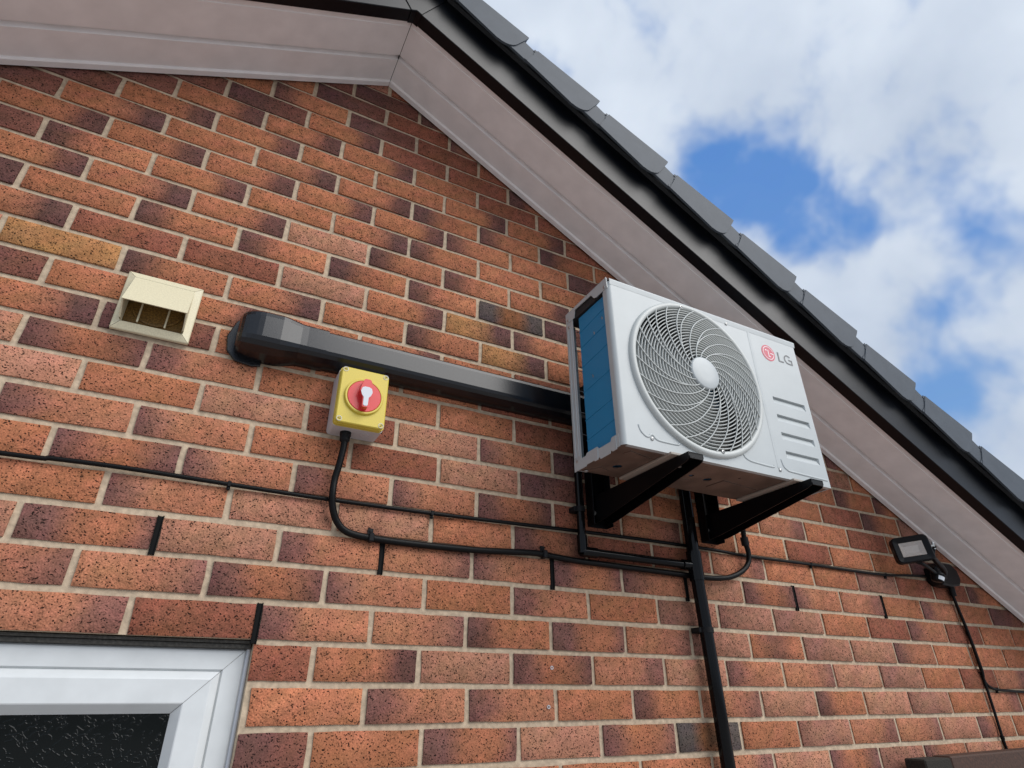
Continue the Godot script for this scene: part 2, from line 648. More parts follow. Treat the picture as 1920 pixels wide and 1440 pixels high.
# one brick about its own middle, face at z = 0: a 5 by 2 face with uneven edges and four sides
func brick_shape(b: MB, w: float, kind: String, r: RandomNumberGenerator, at := Vector3.ZERO) -> void:
	var nx := 5
	var ny := 2
	var h := 0.0628
	var P := []
	var C := []
	var shift := r.randf_range(-0.10, 0.10)
	var all := r.randfn(1.0, 0.06)
	for j in ny + 1:
		for i in nx + 1:
			var u := float(i) / nx
			var x := (u - 0.5) * w
			var y := (float(j) / ny - 0.5) * h
			if i == 0 or i == nx:
				x += r.randf_range(-0.0011, 0.0011)
			else:
				x += r.randf_range(-0.006, 0.006)
			y += r.randf_range(-0.0009, 0.0009) if j != 1 else r.randf_range(-0.006, 0.006)
			var edge := i == 0 or i == nx or j == 0 or j == ny
			P.append(at + Vector3(x, y, -0.0016 + r.randf_range(-0.0006, 0.0003) if edge else r.randf_range(-0.0004, 0.0006)))
			var k := tone(kind, clampf(u + shift * (1.0 if j == 1 else 0.6), 0, 1), r)
			C.append(Color(k.r * all, k.g * all, k.b * all))
	var N := Vector3(0, 0, 1)
	var norm := func(i: int, j: int) -> Vector3:
		return Vector3(-0.35 if i == 0 else (0.35 if i == nx else 0.0), -0.35 if j == 0 else (0.35 if j == ny else 0.0), 1).normalized()
	for j in ny:
		for i in nx:
			var a := j * (nx + 1) + i
			var e := a + nx + 1
			b.tri(P[a], P[a + 1], P[e + 1], norm.call(i, j), norm.call(i + 1, j), norm.call(i + 1, j + 1), C[a], C[a + 1], C[e + 1])
			b.tri(P[a], P[e + 1], P[e], norm.call(i, j), norm.call(i + 1, j + 1), norm.call(i, j + 1), C[a], C[e + 1], C[e])
	var loop := []
	for i in nx:
		loop.append([i, i + 1, Vector3(0, -1, 0)])
	for j in ny:
		loop.append([j * (nx + 1) + nx, (j + 1) * (nx + 1) + nx, Vector3(1, 0, 0)])
	for i in nx:
		loop.append([ny * (nx + 1) + i, ny * (nx + 1) + i + 1, Vector3(0, 1, 0)])
	for j in ny:
		loop.append([j * (nx + 1), (j + 1) * (nx + 1), Vector3(-1, 0, 0)])
	for e in loop:
		var p: Vector3 = P[e[0]]
		var q: Vector3 = P[e[1]]
		var o: Vector3 = e[2]
		var p2 := Vector3(p.x, p.y, at.z - 0.016)
		var q2 := Vector3(q.x, q.y, at.z - 0.016)
		b.tri(p, q, q2, o, o, o, C[e[0]], C[e[1]], C[e[1]])
		b.tri(p, q2, p2, o, o, o, C[e[0]], C[e[1]], C[e[0]])


func brick_mesh(kind: String, half: bool) -> Mesh:
	var key := kind + ("h" if half else "")
	if not brick_meshes.has(key):
		var list := []
		var r := RandomNumberGenerator.new()
		r.seed = hash(key)
		for k in (2 if half else 5):
			var b := MB.new()
			brick_shape(b, 0.1025 if half else 0.215, kind, r)
			list.append(b.mesh())
		brick_meshes[key] = list
	var l: Array = brick_meshes[key]
	return l[rng.randi() % l.size()]


func roof_y(x: float) -> float:
	return APEX.y - tan(deg_to_rad(PITCH_R)) * (x - APEX.x) if x > APEX.x else APEX.y + tan(deg_to_rad(PITCH_L)) * (x - APEX.x)


func make_wall(house: Node3D) -> void:
	var hw := 3.3
	var x0 := APEX.x - hw
	var x1 := APEX.x + hw
	var wall := CSGPolygon3D.new()
	wall.name = "gable_wall"
	wall.polygon = PackedVector2Array([Vector2(x0, GROUND), Vector2(x1, GROUND), Vector2(x1, roof_y(x1) + 0.10), Vector2(APEX.x, APEX.y + 0.14), Vector2(x0, roof_y(x0) + 0.10)])
	wall.depth = 0.244
	wall.material = M.mortar
	house.add_child(wall)
	wall.position = Vector3(0, 0, -0.0055) - where(house)     # CSGPolygon3D runs back from its own plane
	var hole := CSGBox3D.new()
	hole.name = "window_opening"
	hole.operation = CSGShape3D.OPERATION_SUBTRACTION
	hole.size = Vector3(WIN_R - WIN_L, WIN_T - WIN_B, 1.0)
	hole.position = Vector3((WIN_R + WIN_L) / 2, (WIN_T + WIN_B) / 2, 0)
	hole.material = M.mortar
	wall.add_child(hole)
	var rest := MB.new()
	var rr := RandomNumberGenerator.new()
	rr.seed = 5
	var weeps := []
	var kinds := "oooorrkkkllllpppdbwwm"
	for row in range(-21, 30):
		var off := 0.0 if posmod(row, 2) == 0 else 0.5
		var y := -row * 0.075 + rr.randf_range(-0.001, 0.001)
		if row < -12:
			y -= 0.003 * (-12 - row)
		var drift: float = DRIFT.get(row, -12 if row < -15 else rr.randi_range(-6, 6)) * 0.001
		var first := int(floor(x0 / 0.225)) - 1
		var joints := {}
		for i in range(first, int(ceil(x1 / 0.225)) + 2):
			joints[i] = (i + off) * 0.225 + drift + rr.randf_range(-0.003, 0.003)
		if row == 0:
			for i in [0, 2, 4, 6, 8, 10]:
				weeps.append(Vector2(joints[i], y))
		elif row == 2:
			weeps.append(Vector2(joints[1], y))
		for i in range(first, int(ceil(x1 / 0.225)) + 1):
			var a: float = joints[i] + 0.0062
			var e: float = joints[i + 1] - 0.0062
			if y < WIN_T and y > WIN_B:
				if a < WIN_L and e > WIN_L:
					e = WIN_L - 0.001
				if e > WIN_R and a < WIN_R:
					a = WIN_R + 0.001
				if a >= WIN_L and e <= WIN_R:
					continue
			a = maxf(a, x0)
			e = minf(e, x1)
			if e - a < 0.03:
				continue
			var mid := (a + e) / 2
			if y - 0.035 > maxf(roof_y(a), roof_y(e)) + 0.02 and not (a < APEX.x and e > APEX.x):
				continue
			if y - 0.035 > APEX.y + 0.02:
				continue
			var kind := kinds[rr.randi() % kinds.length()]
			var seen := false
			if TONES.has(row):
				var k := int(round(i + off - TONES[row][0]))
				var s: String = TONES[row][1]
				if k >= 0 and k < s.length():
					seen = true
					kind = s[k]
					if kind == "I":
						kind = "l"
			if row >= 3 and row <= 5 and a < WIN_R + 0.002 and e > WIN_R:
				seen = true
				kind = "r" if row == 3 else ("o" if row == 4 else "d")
			var z := rr.randf_range(-0.0012, 0.0012)
			if seen:
				var half := e - a < 0.16
				var m := MeshInstance3D.new()
				m.name = "brick"
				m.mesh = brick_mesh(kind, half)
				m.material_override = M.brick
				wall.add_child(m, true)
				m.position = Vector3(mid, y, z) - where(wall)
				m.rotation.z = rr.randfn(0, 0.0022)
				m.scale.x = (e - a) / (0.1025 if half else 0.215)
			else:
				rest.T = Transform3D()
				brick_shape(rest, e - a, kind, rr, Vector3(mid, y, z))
	part("brick_courses", rest, M.brick, wall).set_meta("kind", "stuff")
	# weep slots: black plastic inserts standing in some upright joints
	for w in weeps:
		var b := MB.new()
		b.box(Vector3(w.x - 0.0050, w.y - 0.0405, -0.012), Vector3(w.x + 0.0050, w.y + 0.0340, -0.0022), 0.0008)
		b.box(Vector3(w.x - 0.0056, w.y - 0.0415, -0.012), Vector3(w.x - 0.0036, w.y + 0.0350, 0.0002), 0.0005)
		b.box(Vector3(w.x + 0.0036, w.y - 0.0415, -0.012), Vector3(w.x + 0.0056, w.y + 0.0350, 0.0002), 0.0005)
		part("weep_vent", b, M.weep_black, wall)
	for p in [[0.887, -0.2215], [0.875, -0.3035]]:
		var b := MB.new()
		b.lathe(Vector3(p[0], p[1], -0.004), [[0.0042, 0.0], [0.0042, 0.0062], [0.0024, 0.0062], [0.0020, 0.001], [0.0, 0.0008]], 12)
		part("wall_plug", b, M.switch_grey, wall)


# ---------------------------------------------------------------- roof edge
# a section of [z, h] points swept along a rake from the apex; it starts on the upright plane through the apex
func rake(b: MB, side: int, section: Array, s1: float, gap := 0.0) -> void:
	var a := deg_to_rad(PITCH_R if side > 0 else PITCH_L)
	var t := Vector3(side * cos(a), -sin(a), 0)
	var n := Vector3(side * sin(a), cos(a), 0)
	var o := Vector3(APEX.x, APEX.y, 0)
	var k := section.size()
	var mid := Vector2.ZERO
	for p in section:
		mid += p / k
	var near := []
	var far := []
	for p in section:
		var st: float = gap - tan(a) * p.y
		near.append(o + t * st + n * p.y + Vector3(0, 0, p.x))
		far.append(o + t * s1 + n * p.y + Vector3(0, 0, p.x))
	for i in k:
		var j := (i + 1) % k
		var e: Vector2 = section[j] - section[i]
		var q := Vector2(e.y, -e.x)
		if q.dot((section[i] + section[j]) / 2.0 - mid) < 0.0:
			q = -q
		b.quad(near[i], near[j], far[j], far[i], n * q.y + Vector3(0, 0, q.x))
	var idx := Geometry2D.triangulate_polygon(PackedVector2Array(section))
	for i in range(0, idx.size(), 3):
		b.tri(near[idx[i]], near[idx[i + 1]], near[idx[i + 2]], -t, -t, -t)
		b.tri(far[idx[i]], far[idx[i + 1]], far[idx[i + 2]], t, t, t)


func V2(list: Array) -> Array:
	var out := []
	for i in range(0, list.size(), 2):
		out.append(Vector2(list[i], list[i + 1]))
	return out


func make_roof(house: Node3D) -> void:
	var end := 3.95
	for side in [1, -1]:
		var b := MB.new()
		# hollow soffit boards with a V joint between them, and the trim along the wall
		rake(b, side, V2([0.012, 0.004, 0.016, 0.000, 0.1060, 0.000, 0.1115, 0.0125, 0.1225, 0.0130, 0.1225, 0.017, 0.012, 0.017]), end, 0.0010)
		part("soffit_board", b, M.soffit_pvc, house)
		b = MB.new()
		rake(b, side, V2([0.1228, 0.0140, 0.1228, 0.0016, 0.1238, 0.0005, 0.2265, 0.0005, 0.2285, 0.002, 0.252, 0.002, 0.252, 0.014]), end, 0.0010)
		part("soffit_board", b, M.soffit_pvc, house)
		b = MB.new()
		rake(b, side, V2([0.0065, -0.006, 0.0225, -0.006, 0.0260, -0.003, 0.0260, 0.002, 0.0065, 0.002]), end, 0.0010)
		part("soffit_trim", b, M.soffit_pvc, house)
		# black barge board with the return along its foot
		b = MB.new()
		rake(b, side, V2([0.247, -0.004, 0.2485, -0.006, 0.2850, -0.006, 0.2868, -0.0042, 0.2868, 0.200, 0.277, 0.200, 0.277, 0.003, 0.247, 0.003]), end)
		part("barge_board", b, M.black_pvc, house)
	var b := MB.new()
	b.box(Vector3(APEX.x - 0.0009, APEX.y + 0.0012, 0.013), Vector3(APEX.x + 0.0009, APEX.y + 0.020, 0.250))
	part("joint_dark_strip", b, M.dark_inside, house)  # added dark strip that keeps light out of the mitre gap
	# cover over the joint of the two boards at the apex
	b = MB.new()
	for side in [1, -1]:
		rake(b, side, V2([0.2465, -0.0085, 0.2875, -0.0085, 0.2895, -0.0065, 0.2895, 0.19, 0.2872, 0.19, 0.2872, -0.0063, 0.2465, -0.0063]), 0.022)
	part("joint_cover", b, M.black_pvc, house)
	# roof slopes: stepped courses of tiles seen edge-on, felt below
	for side in [1, -1]:
		b = MB.new()
		var sec := []
		var a := deg_to_rad(PITCH_R if side > 0 else PITCH_L)
		var t := Vector3(side * cos(a), -sin(a), 0)
		var n := Vector3(side * sin(a), cos(a), 0)
		var prof := [Vector2(0, 0.150)]
		var s := -0.02
		while s < end + 0.1:
			prof.append(Vector2(s, 0.185))
			prof.append(Vector2(s + 0.306, 0.205))
			s += 0.306
		prof.append(Vector2(s, 0.150))
		var o := Vector3(APEX.x, APEX.y, 0)
		for i in prof.size() - 1:
			var p: Vector2 = prof[i]
			var q: Vector2 = prof[i + 1]
			b.quad(o + t * p.x + n * p.y + Vector3(0, 0, 0.300), o + t * q.x + n * q.y + Vector3(0, 0, 0.300), o + t * q.x + n * q.y + Vector3(0, 0, -7.2), o + t * p.x + n * p.y + Vector3(0, 0, -7.2), n + t * 0.3)
			b.quad(o + t * p.x + n * p.y + Vector3(0, 0, 0.300), o + t * q.x + n * q.y + Vector3(0, 0, 0.300), o + t * q.x + n * 0.150 + Vector3(0, 0, 0.300), o + t * p.x + n * 0.150 + Vector3(0, 0, 0.300), Vector3(0, 0, 1))
		b.quad(o + n * 0.150 + Vector3(0, 0, 0.300), o + t * s + n * 0.150 + Vector3(0, 0, 0.300), o + t * s + n * 0.150 + Vector3(0, 0, -7.2), o + n * 0.150 + Vector3(0, 0, -7.2), -n)
		part("roof_slope", b, M.roof_tile, house)
	# dry verge units
	for side in [1, -1]:
		var a := deg_to_rad(PITCH_R if side > 0 else PITCH_L)
		var tip := 0.286
		while tip < end + 0.2:
			house_verge(house, side, a, tip)
			tip += 0.306
		house_verge(house, side, a, -0.020, true)


func house_verge(house: Node3D, side: int, a: float, tip: float, top := false) -> void:
	var b := MB.new()
	# own plane: x along the rake, y square to it, z out of the wall
	var t := Vector3(side * cos(a), -sin(a), 0)
	var n := Vector3(side * sin(a), cos(a), 0)
	b.T = Transform3D(Basis(t, n, Vector3(0, 0, 1)), Vector3(APEX.x, APEX.y, 0))
	var lo := tip - 0.256
	var body := PackedVector2Array()
	body.append(Vector2(lo, 0.213))
	body.append(Vector2(lo, 0.1235))
	body.append(Vector2(tip - 0.062, 0.1095))
	for i in 7:
		var g := deg_to_rad(-90.0 + 90.0 * i / 6)
		body.append(Vector2(tip - 0.058 + 0.052 * cos(g), 0.1630 + 0.052 * sin(g) ))
	body.append(Vector2(tip, 0.222))
	body.append(Vector2(tip, 0.2385))
	if top:
		for i in body.size():
			if body[i].x < -0.10:
				body[i].x = -0.10
	b.prism(body, 0.3225, 0.3300, 0.0020)
	# the flange over the tiles
	var f := PackedVector2Array([Vector2(maxf(lo, -0.1), 0.2055), Vector2(maxf(lo, -0.1), 0.2125), Vector2(tip - 0.001, 0.2380), Vector2(tip - 0.001, 0.2310)])
	b.prism(f, 0.225, 0.3224)
	if not top:
		# the narrower neck that the unit above laps over
		var neck := PackedVector2Array([Vector2(lo - 0.075, 0.2120), Vector2(lo - 0.075, 0.1290), Vector2(lo - 0.008, 0.1265), Vector2(lo + 0.003, 0.1265), Vector2(lo + 0.003, 0.2060), Vector2(lo - 0.02, 0.2060)])
		b.prism(neck, 0.3190, 0.3262, 0.0012)
		# rounded shoulder between the neck and the body
		for i in 6:
			var g0 := deg_to_rad(-60.0 + 120.0 * i / 6)
			var g1 := deg_to_rad(-60.0 + 120.0 * (i + 1) / 6)
			var p := Vector3(lo - 0.020 + 0.0235 * cos(g0) / cos(deg_to_rad(0)), 0.168 + 0.048 * sin(g0), 0.327)
			var q := Vector3(lo - 0.020 + 0.0235 * cos(g1), 0.168 + 0.048 * sin(g1), 0.327)
			b.box(Vector3(minf(p.x, q.x) - 0.0008, minf(p.y, q.y), 0.3262), Vector3(maxf(p.x, q.x) + 0.0012, maxf(p.y, q.y), 0.3285))
	part("verge_cap", b, M.verge_grey, house)


func make_house() -> void:
	var house := thing("house", "red brick gable of a house with white soffit, black barge board and grey verge", "house", Vector3(APEX.x, GROUND, 0))
	make_wall(house)
	make_window(house)
	make_roof(house)
	# the rest of the shell, so that the inside stays dark
	var x0 := APEX.x - 3.3
	var x1 := APEX.x + 3.3
	var b := MB.new()
	b.box(Vector3(x0, GROUND, -7.0), Vector3(x0 + 0.25, roof_y(x0) + 0.1, -0.255))
	part("side_wall", b, M.mortar, house)
	b = MB.new()
	b.box(Vector3(x1 - 0.25, GROUND, -7.0), Vector3(x1, roof_y(x1) + 0.1, -0.255))
	part("side_wall", b, M.mortar, house)
	b = MB.new()
	b.T = Transform3D(Basis(), Vector3(0, 0, -7.2))
	b.prism(PackedVector2Array([Vector2(x0, GROUND), Vector2(x1, GROUND), Vector2(x1, roof_y(x1) + 0.1), Vector2(APEX.x, APEX.y + 0.14), Vector2(x0, roof_y(x0) + 0.1)]), 0.0, 0.19)
	part("rear_wall", b, M.mortar, house)
	b = MB.new()
	b.box(Vector3(x0 + 0.26, GROUND + 0.02, -6.99), Vector3(x1 - 0.26, GROUND + 0.06, -0.256))
	part("room_floor", b, M.plaster, house)


func frame_mitred(b: MB, l: float, r: float, bt: float, t: float, sec: Array) -> void:
	# section of [inset from the edge, z]; swept round a rectangle
	var corner := [[l, bt, 1, 1], [r, bt, -1, 1], [r, t, -1, -1], [l, t, 1, -1]]
	for k in 4:
		var c = corner[k]
		var d = corner[(k + 1) % 4]
		var along := Vector3(d[0] - c[0], d[1] - c[1], 0).normalized()
		var inward := Vector3(-along.y, along.x, 0)
		var gap := along * 0.0005                # hairline of the welded corner
		for i in sec.size() - 1:
			var p: Vector2 = sec[i]
			var q: Vector2 = sec[i + 1]
			var e := q - p
			var out := inward * -e.y + Vector3(0, 0, e.x)
			b.quad(Vector3(c[0] + c[2] * p.x, c[1] + c[3] * p.x, p.y) + gap, Vector3(d[0] + d[2] * p.x, d[1] + d[3] * p.x, p.y) - gap, Vector3(d[0] + d[2] * q.x, d[1] + d[3] * q.x, q.y) - gap, Vector3(c[0] + c[2] * q.x, c[1] + c[3] * q.x, q.y) + gap, out)


func make_window(house: Node3D) -> void:
	var b := MB.new()
	# outer frame with its sloping inner face
	frame_mitred(b, WIN_L + 0.008, WIN_R - 0.008, WIN_B + 0.006, WIN_T - 0.0165, V2([0, -0.10, 0, -0.034, 0.003, -0.031, 0.036, -0.031, 0.040, -0.036, 0.040, -0.10]))
	var win := part("window", b, M.white_pvc, house, "white plastic window with dark patterned glass")
	var l := WIN_L + 0.048
	var r := WIN_R - 0.048
	var t := WIN_T - 0.0565
	var bt := WIN_B + 0.046
	b = MB.new()
	frame_mitred(b, l, r, bt, t, V2([0.0, -0.10, 0.0, -0.030, 0.0015, -0.0275, 0.012, -0.0205, 0.014, -0.0195, 0.052, -0.0195, 0.054, -0.0205, 0.069, -0.0385, 0.069, -0.10]))
	part("sash", b, M.white_pvc, win)
	b = MB.new()
	b.box(Vector3(l + 0.060, bt + 0.060, -0.062), Vector3(r - 0.060, t - 0.060, -0.0405))
	part("pane", b, M.obscure_glass, win)
	b = MB.new()
	b.box(Vector3(WIN_L + 0.002, WIN_T - 0.0160, -0.090), Vector3(WIN_R - 0.002, WIN_T - 0.0072, -0.020), 0.001)
	b.box(Vector3(WIN_L - 0.05, WIN_T - 0.0070, -0.05), Vector3(WIN_R - 0.001, WIN_T - 0.0015, -0.0140), 0.0008)
	part("lintel", b, M.lintel_steel, win)
	b = MB.new()
	# bead of sealant down the jamb
	b.tube([Vector3(WIN_R - 0.004, WIN_T - 0.012, -0.034), Vector3(WIN_R - 0.003, -0.6, -0.034), Vector3(WIN_R - 0.004, WIN_B + 0.01, -0.034)], 0.0045, 6)
	part("sealant", b, M.switch_white, win)
	b = MB.new()
	b.box(Vector3(WIN_L - 0.05, WIN_B - 0.03, -0.2), Vector3(WIN_R + 0.05, WIN_B + 0.005, 0.03), 0.004)
	part("sill", b, M.white_pvc, win)


# ---------------------------------------------------------------- air conditioner
const AX0 := 0.880
const AX1 := 1.587
const AY0 := 0.219
const AY1 := 0.693
const AZ0 := 0.160
const AZ1 := 0.359
const FAN := Vector2(1.1505, 0.4575)


func swirl(r: float) -> float:
	var R := [0.046, 0.077, 0.113, 0.150, 0.184, 0.212]
	var A := [65.0, 46.0, 31.0, 19.5, 8.5, 0.0]
	for i in 5:
		if r <= R[i + 1]:
			return lerpf(A[i], A[i + 1], (r - R[i]) / (R[i + 1] - R[i]))
	return 0.0


func dome(r: float) -> float:
	return 0.3665 + 0.018 * (1.0 - pow(minf(r, 0.212) / 0.212, 2.0))


func make_air_conditioner() -> void:
	var ac := thing("air_conditioner", "white air conditioner outdoor unit with round fan grille on black brackets", "air conditioner", Vector3((AX0 + AX1) / 2, AY0, (AZ0 + AZ1) / 2))
	var b := MB.new()
	# front sheet: flat, with a round opening and four pressed louvres
	var top := AY1 - 0.012
	var xs := 1.388
	var seg := 72
	var R := 0.214
	var lx := AX0 + 0.012
	for i in seg:
		var pts := []
		for k in [i, i + 1]:
			var g: float = TAU * k / seg
			var d := Vector2(cos(g), sin(g))
			# where the ray leaves the rectangle
			var tx := ((xs if d.x > 0 else lx) - FAN.x) / d.x if absf(d.x) > 1e-6 else 1e9
			var ty := ((top if d.y > 0 else AY0) - FAN.y) / d.y if absf(d.y) > 1e-6 else 1e9
			var q: Vector2 = FAN + d * minf(tx, ty)
			pts.append([FAN + d * R, q])
		b.quad(Vector3(pts[0][0].x, pts[0][0].y, AZ1), Vector3(pts[1][0].x, pts[1][0].y, AZ1), Vector3(pts[1][1].x, pts[1][1].y, AZ1), Vector3(pts[0][1].x, pts[0][1].y, AZ1), Vector3(0, 0, 1))
	for cx in [xs, lx]:
		for cy in [top, AY0]:
			# corners that the rays miss
			var best := []
			for i in seg:
				var g: float = TAU * i / seg
				var g2: float = TAU * (i + 1) / seg
				var c := (Vector2(cx, cy) - FAN).angle()
				if c < 0:
					c += TAU
				if c > g and c < g2:
					for gg in [g, g2]:
						var d := Vector2(cos(gg), sin(gg))
						var tx := ((xs if d.x > 0 else lx) - FAN.x) / d.x if absf(d.x) > 1e-6 else 1e9
						var ty := ((top if d.y > 0 else AY0) - FAN.y) / d.y if absf(d.y) > 1e-6 else 1e9
						best.append(FAN + d * minf(tx, ty))
			if best.size() == 2:
				var f := Vector3(0, 0, 1)
				b.tri(Vector3(cx, cy, AZ1), Vector3(best[0].x, best[0].y, AZ1), Vector3(best[1].x, best[1].y, AZ1), f, f, f)
	var cols := [xs, 1.430, 1.562, AX1 - 0.004]
	var sl := [0.467, 0.4115, 0.3565, 0.301]
	var sh := 0.021
	var Z := Vector3(0, 0, 1)
	for c in [0, 2]:
		b.quad(Vector3(cols[c], AY0, AZ1), Vector3(cols[c + 1], AY0, AZ1), Vector3(cols[c + 1], top, AZ1), Vector3(cols[c], top, AZ1), Z)
	var y := top
	for s in sl:
		b.quad(Vector3(cols[1], y, AZ1), Vector3(cols[2], y, AZ1), Vector3(cols[2], s, AZ1), Vector3(cols[1], s, AZ1), Z)
		var dp := 0.0075
		var p := [Vector3(cols[1], s, AZ1), Vector3(cols[2], s, AZ1), Vector3(cols[2], s - sh, AZ1), Vector3(cols[1], s - sh, AZ1)]
		var q := [Vector3(cols[1] + 0.006, s - 0.0018, AZ1 - dp), Vector3(cols[2] - 0.006, s - 0.0018, AZ1 - dp)]
		b.quad(p[0], p[1], q[1], q[0], Vector3(0, -1, 0.2))
		b.quad(q[0], q[1], p[2], p[3], Vector3(0, 0.3, 1))
		b.tri(p[0], q[0], p[3], Vector3(1, 0, 0.6), Vector3(1, 0, 0.6), Vector3(1, 0, 0.6))
		b.tri(p[1], q[1], p[2], Vector3(-1, 0, 0.6), Vector3(-1, 0, 0.6), Vector3(-1, 0, 0.6))
		y = s - sh
	b.quad(Vector3(cols[1], y, AZ1), Vector3(cols[2], y, AZ1), Vector3(cols[2], AY0, AZ1), Vector3(cols[1], AY0, AZ1), Z)
	# rounded upright edge at the left and the flange behind it
	for i in 6:
		var g0 := deg_to_rad(90.0 * i / 6)
		var g1 := deg_to_rad(90.0 * (i + 1) / 6)
		var c := Vector3(AX0 + 0.012, 0, AZ1 - 0.012)
		var n0 := Vector3(-sin(g0), 0, cos(g0))
		var n1 := Vector3(-sin(g1), 0, cos(g1))
		b.quad_n([c + n0 * 0.012 + Vector3(0, AY0, 0), c + n1 * 0.012 + Vector3(0, AY0, 0), c + n1 * 0.012 + Vector3(0, top, 0), c + n0 * 0.012 + Vector3(0, top, 0)], [n0, n1, n1, n0])
	b.quad(Vector3(AX0, AY0, AZ1 - 0.012), Vector3(AX0, AY0, AZ1 - 0.022), Vector3(AX0, top, AZ1 - 0.022), Vector3(AX0, top, AZ1 - 0.012), Vector3(-1, 0, 0))
	b.box(Vector3(AX0 + 0.0005, AY0 + 0.030, AZ1 - 0.0255), Vector3(AX0 + 0.010, top - 0.025, AZ1 - 0.0215), 0.0008)
	b.quad(Vector3(AX1 - 0.004, AY0, AZ1), Vector3(AX1, AY0, AZ1 - 0.004), Vector3(AX1, top, AZ1 - 0.004), Vector3(AX1 - 0.004, top, AZ1), Vector3(1, 0, 1))
	# bottom turn-in
	b.quad(Vector3(lx, AY0, AZ1), Vector3(AX1 - 0.004, AY0, AZ1), Vector3(AX1 - 0.004, AY0, AZ1 - 0.012), Vector3(lx, AY0, AZ1 - 0.012), Vector3(0, -1, 0))
	# upright rib between the fan side and the service side
	b.tube([Vector3(1.387, AY0 + 0.026, AZ1 - 0.0092), Vector3(1.387, top - 0.010, AZ1 - 0.0092)], 0.0105, 40)
	var front := part("front_panel", b, M.unit_white, ac)
	# pressed lines
	for path in [
		[Vector2(0.929, 0.276), Vector2(0.934, 0.262), Vector2(0.945, 0.252), Vector2(0.955, 0.250), Vector2(0.962, 0.256), Vector2(0.969, 0.257), Vector2(0.976, 0.250), Vector2(0.990, 0.246), Vector2(1.040, 0.246), Vector2(1.049, 0.250)],
		[Vector2(1.262, 0.266), Vector2(1.268, 0.254), Vector2(1.282, 0.248), Vector2(1.300, 0.246), Vector2(1.362, 0.244), Vector2(1.371, 0.249)],
		[Vector2(1.404, 0.272), Vector2(1.408, 0.254), Vector2(1.420, 0.245), Vector2(1.440, 0.242), Vector2(1.575, 0.2395)],
	]:
		var pts := []
		for p in path:
			pts.append(Vector3(p.x, p.y, AZ1 - 0.0016))
		b = MB.new()
		b.tube(curve(pts, 5), 0.0036, 12)
		part("pressed_line", b, M.unit_white, front)
	for p in [[0.965, 0.2465], [1.390, 0.2395], [1.300, 0.672]]:
		b = MB.new()
		b.lathe(Vector3(p[0], p[1], AZ1), [[0.0050, 0.0], [0.0048, 0.0016], [0.0036, 0.0028], [0.0014, 0.0033], [0.0012, 0.0020], [0.0, 0.0020]], 14)
		part("screw", b, M.zinc, front)
	make_logo(front)
	# round rim and the grille
	b = MB.new()
	var rim := [[0.2260, AZ1 - 0.0005], [0.2252, AZ1 + 0.0045], [0.2225, AZ1 + 0.0085], [0.2180, AZ1 + 0.0105], [0.2120, AZ1 + 0.0100], [0.2085, AZ1 + 0.0070], [0.2075, AZ1 - 0.002], [0.2075, AZ1 - 0.016]]
	b.lathe(Vector3(FAN.x, FAN.y, 0), rim, 96, false)
	var grille := part("fan_grille", b, M.grille_white, ac)
	b = MB.new()
	var rings := 18
	for i in rings:
		var r := lerpf(0.0555, 0.2015, float(i) / (rings - 1))
		var z := dome(r)
		b.lathe(Vector3(FAN.x, FAN.y, 0), [[r + 0.0013, z - 0.0085], [r + 0.0013, z - 0.0010], [r + 0.0006, z], [r - 0.0006, z], [r - 0.0013, z - 0.0010], [r - 0.0013, z - 0.0085]], 84)
	part("grille_ring", b, M.grille_white, grille, "concentric rings of the fan grille").set_meta("kind", "stuff")
	b = MB.new()
	for k in 9:
		for s in 3:
			var rim_a: float = [-128.0, -142.0, -155.0][s] + 40.0 * k
			var total: float = [1.0, 0.9, 1.19][s]
			var r0: float = [0.046, 0.046, 0.080][s]
			var pts := []
			for i in 15:
				var r := lerpf(0.2105, r0, i / 14.0)
				var g := deg_to_rad(rim_a + swirl(r) * total)
				pts.append(Vector3(FAN.x + cos(g) * r, FAN.y + sin(g) * r, dome(r) + 0.0008))
			b.tube(pts, 0.0016, 6)
	part("grille_spoke", b, M.grille_white, grille, "swirling spokes of the fan grille").set_meta("kind", "stuff")
	b = MB.new()
	var zh := dome(0.04)
	b.lathe(Vector3(FAN.x, FAN.y, 0), [[0.0475, zh - 0.010], [0.0475, zh - 0.001], [0.0462, zh + 0.0022], [0.043, zh + 0.0034], [0.022, zh + 0.0046], [0.0, zh + 0.0050]], 40, false)
	part("hub_cap", b, M.unit_white, grille)
	for g in [98.0, 278.0]:
		b = MB.new()
		var a := deg_to_rad(g)
		b.lathe(Vector3(FAN.x + cos(a) * 0.2105, FAN.y + sin(a) * 0.2105, AZ1 + 0.009), [[0.0055, 0.0], [0.005, 0.003], [0.003, 0.0036], [0.0028, 0.0015], [0.0, 0.0015]], 12)
		part("screw", b, M.zinc, grille)
	# fan and shroud behind the grille
	b = MB.new()
	b.lathe(Vector3(FAN.x, FAN.y, 0), [[0.2075, 0.345], [0.209, 0.300], [0.214, 0.262]], 48, false)
	part("fan_shroud", b, M.unit_inner, ac)
	b = MB.new()
	b.lathe(Vector3(FAN.x, FAN.y, 0), [[0.050, 0.255], [0.050, 0.322], [0.044, 0.330], [0.0, 0.330]], 32)
	var fan := part("fan", b, M.fan_grey, ac)
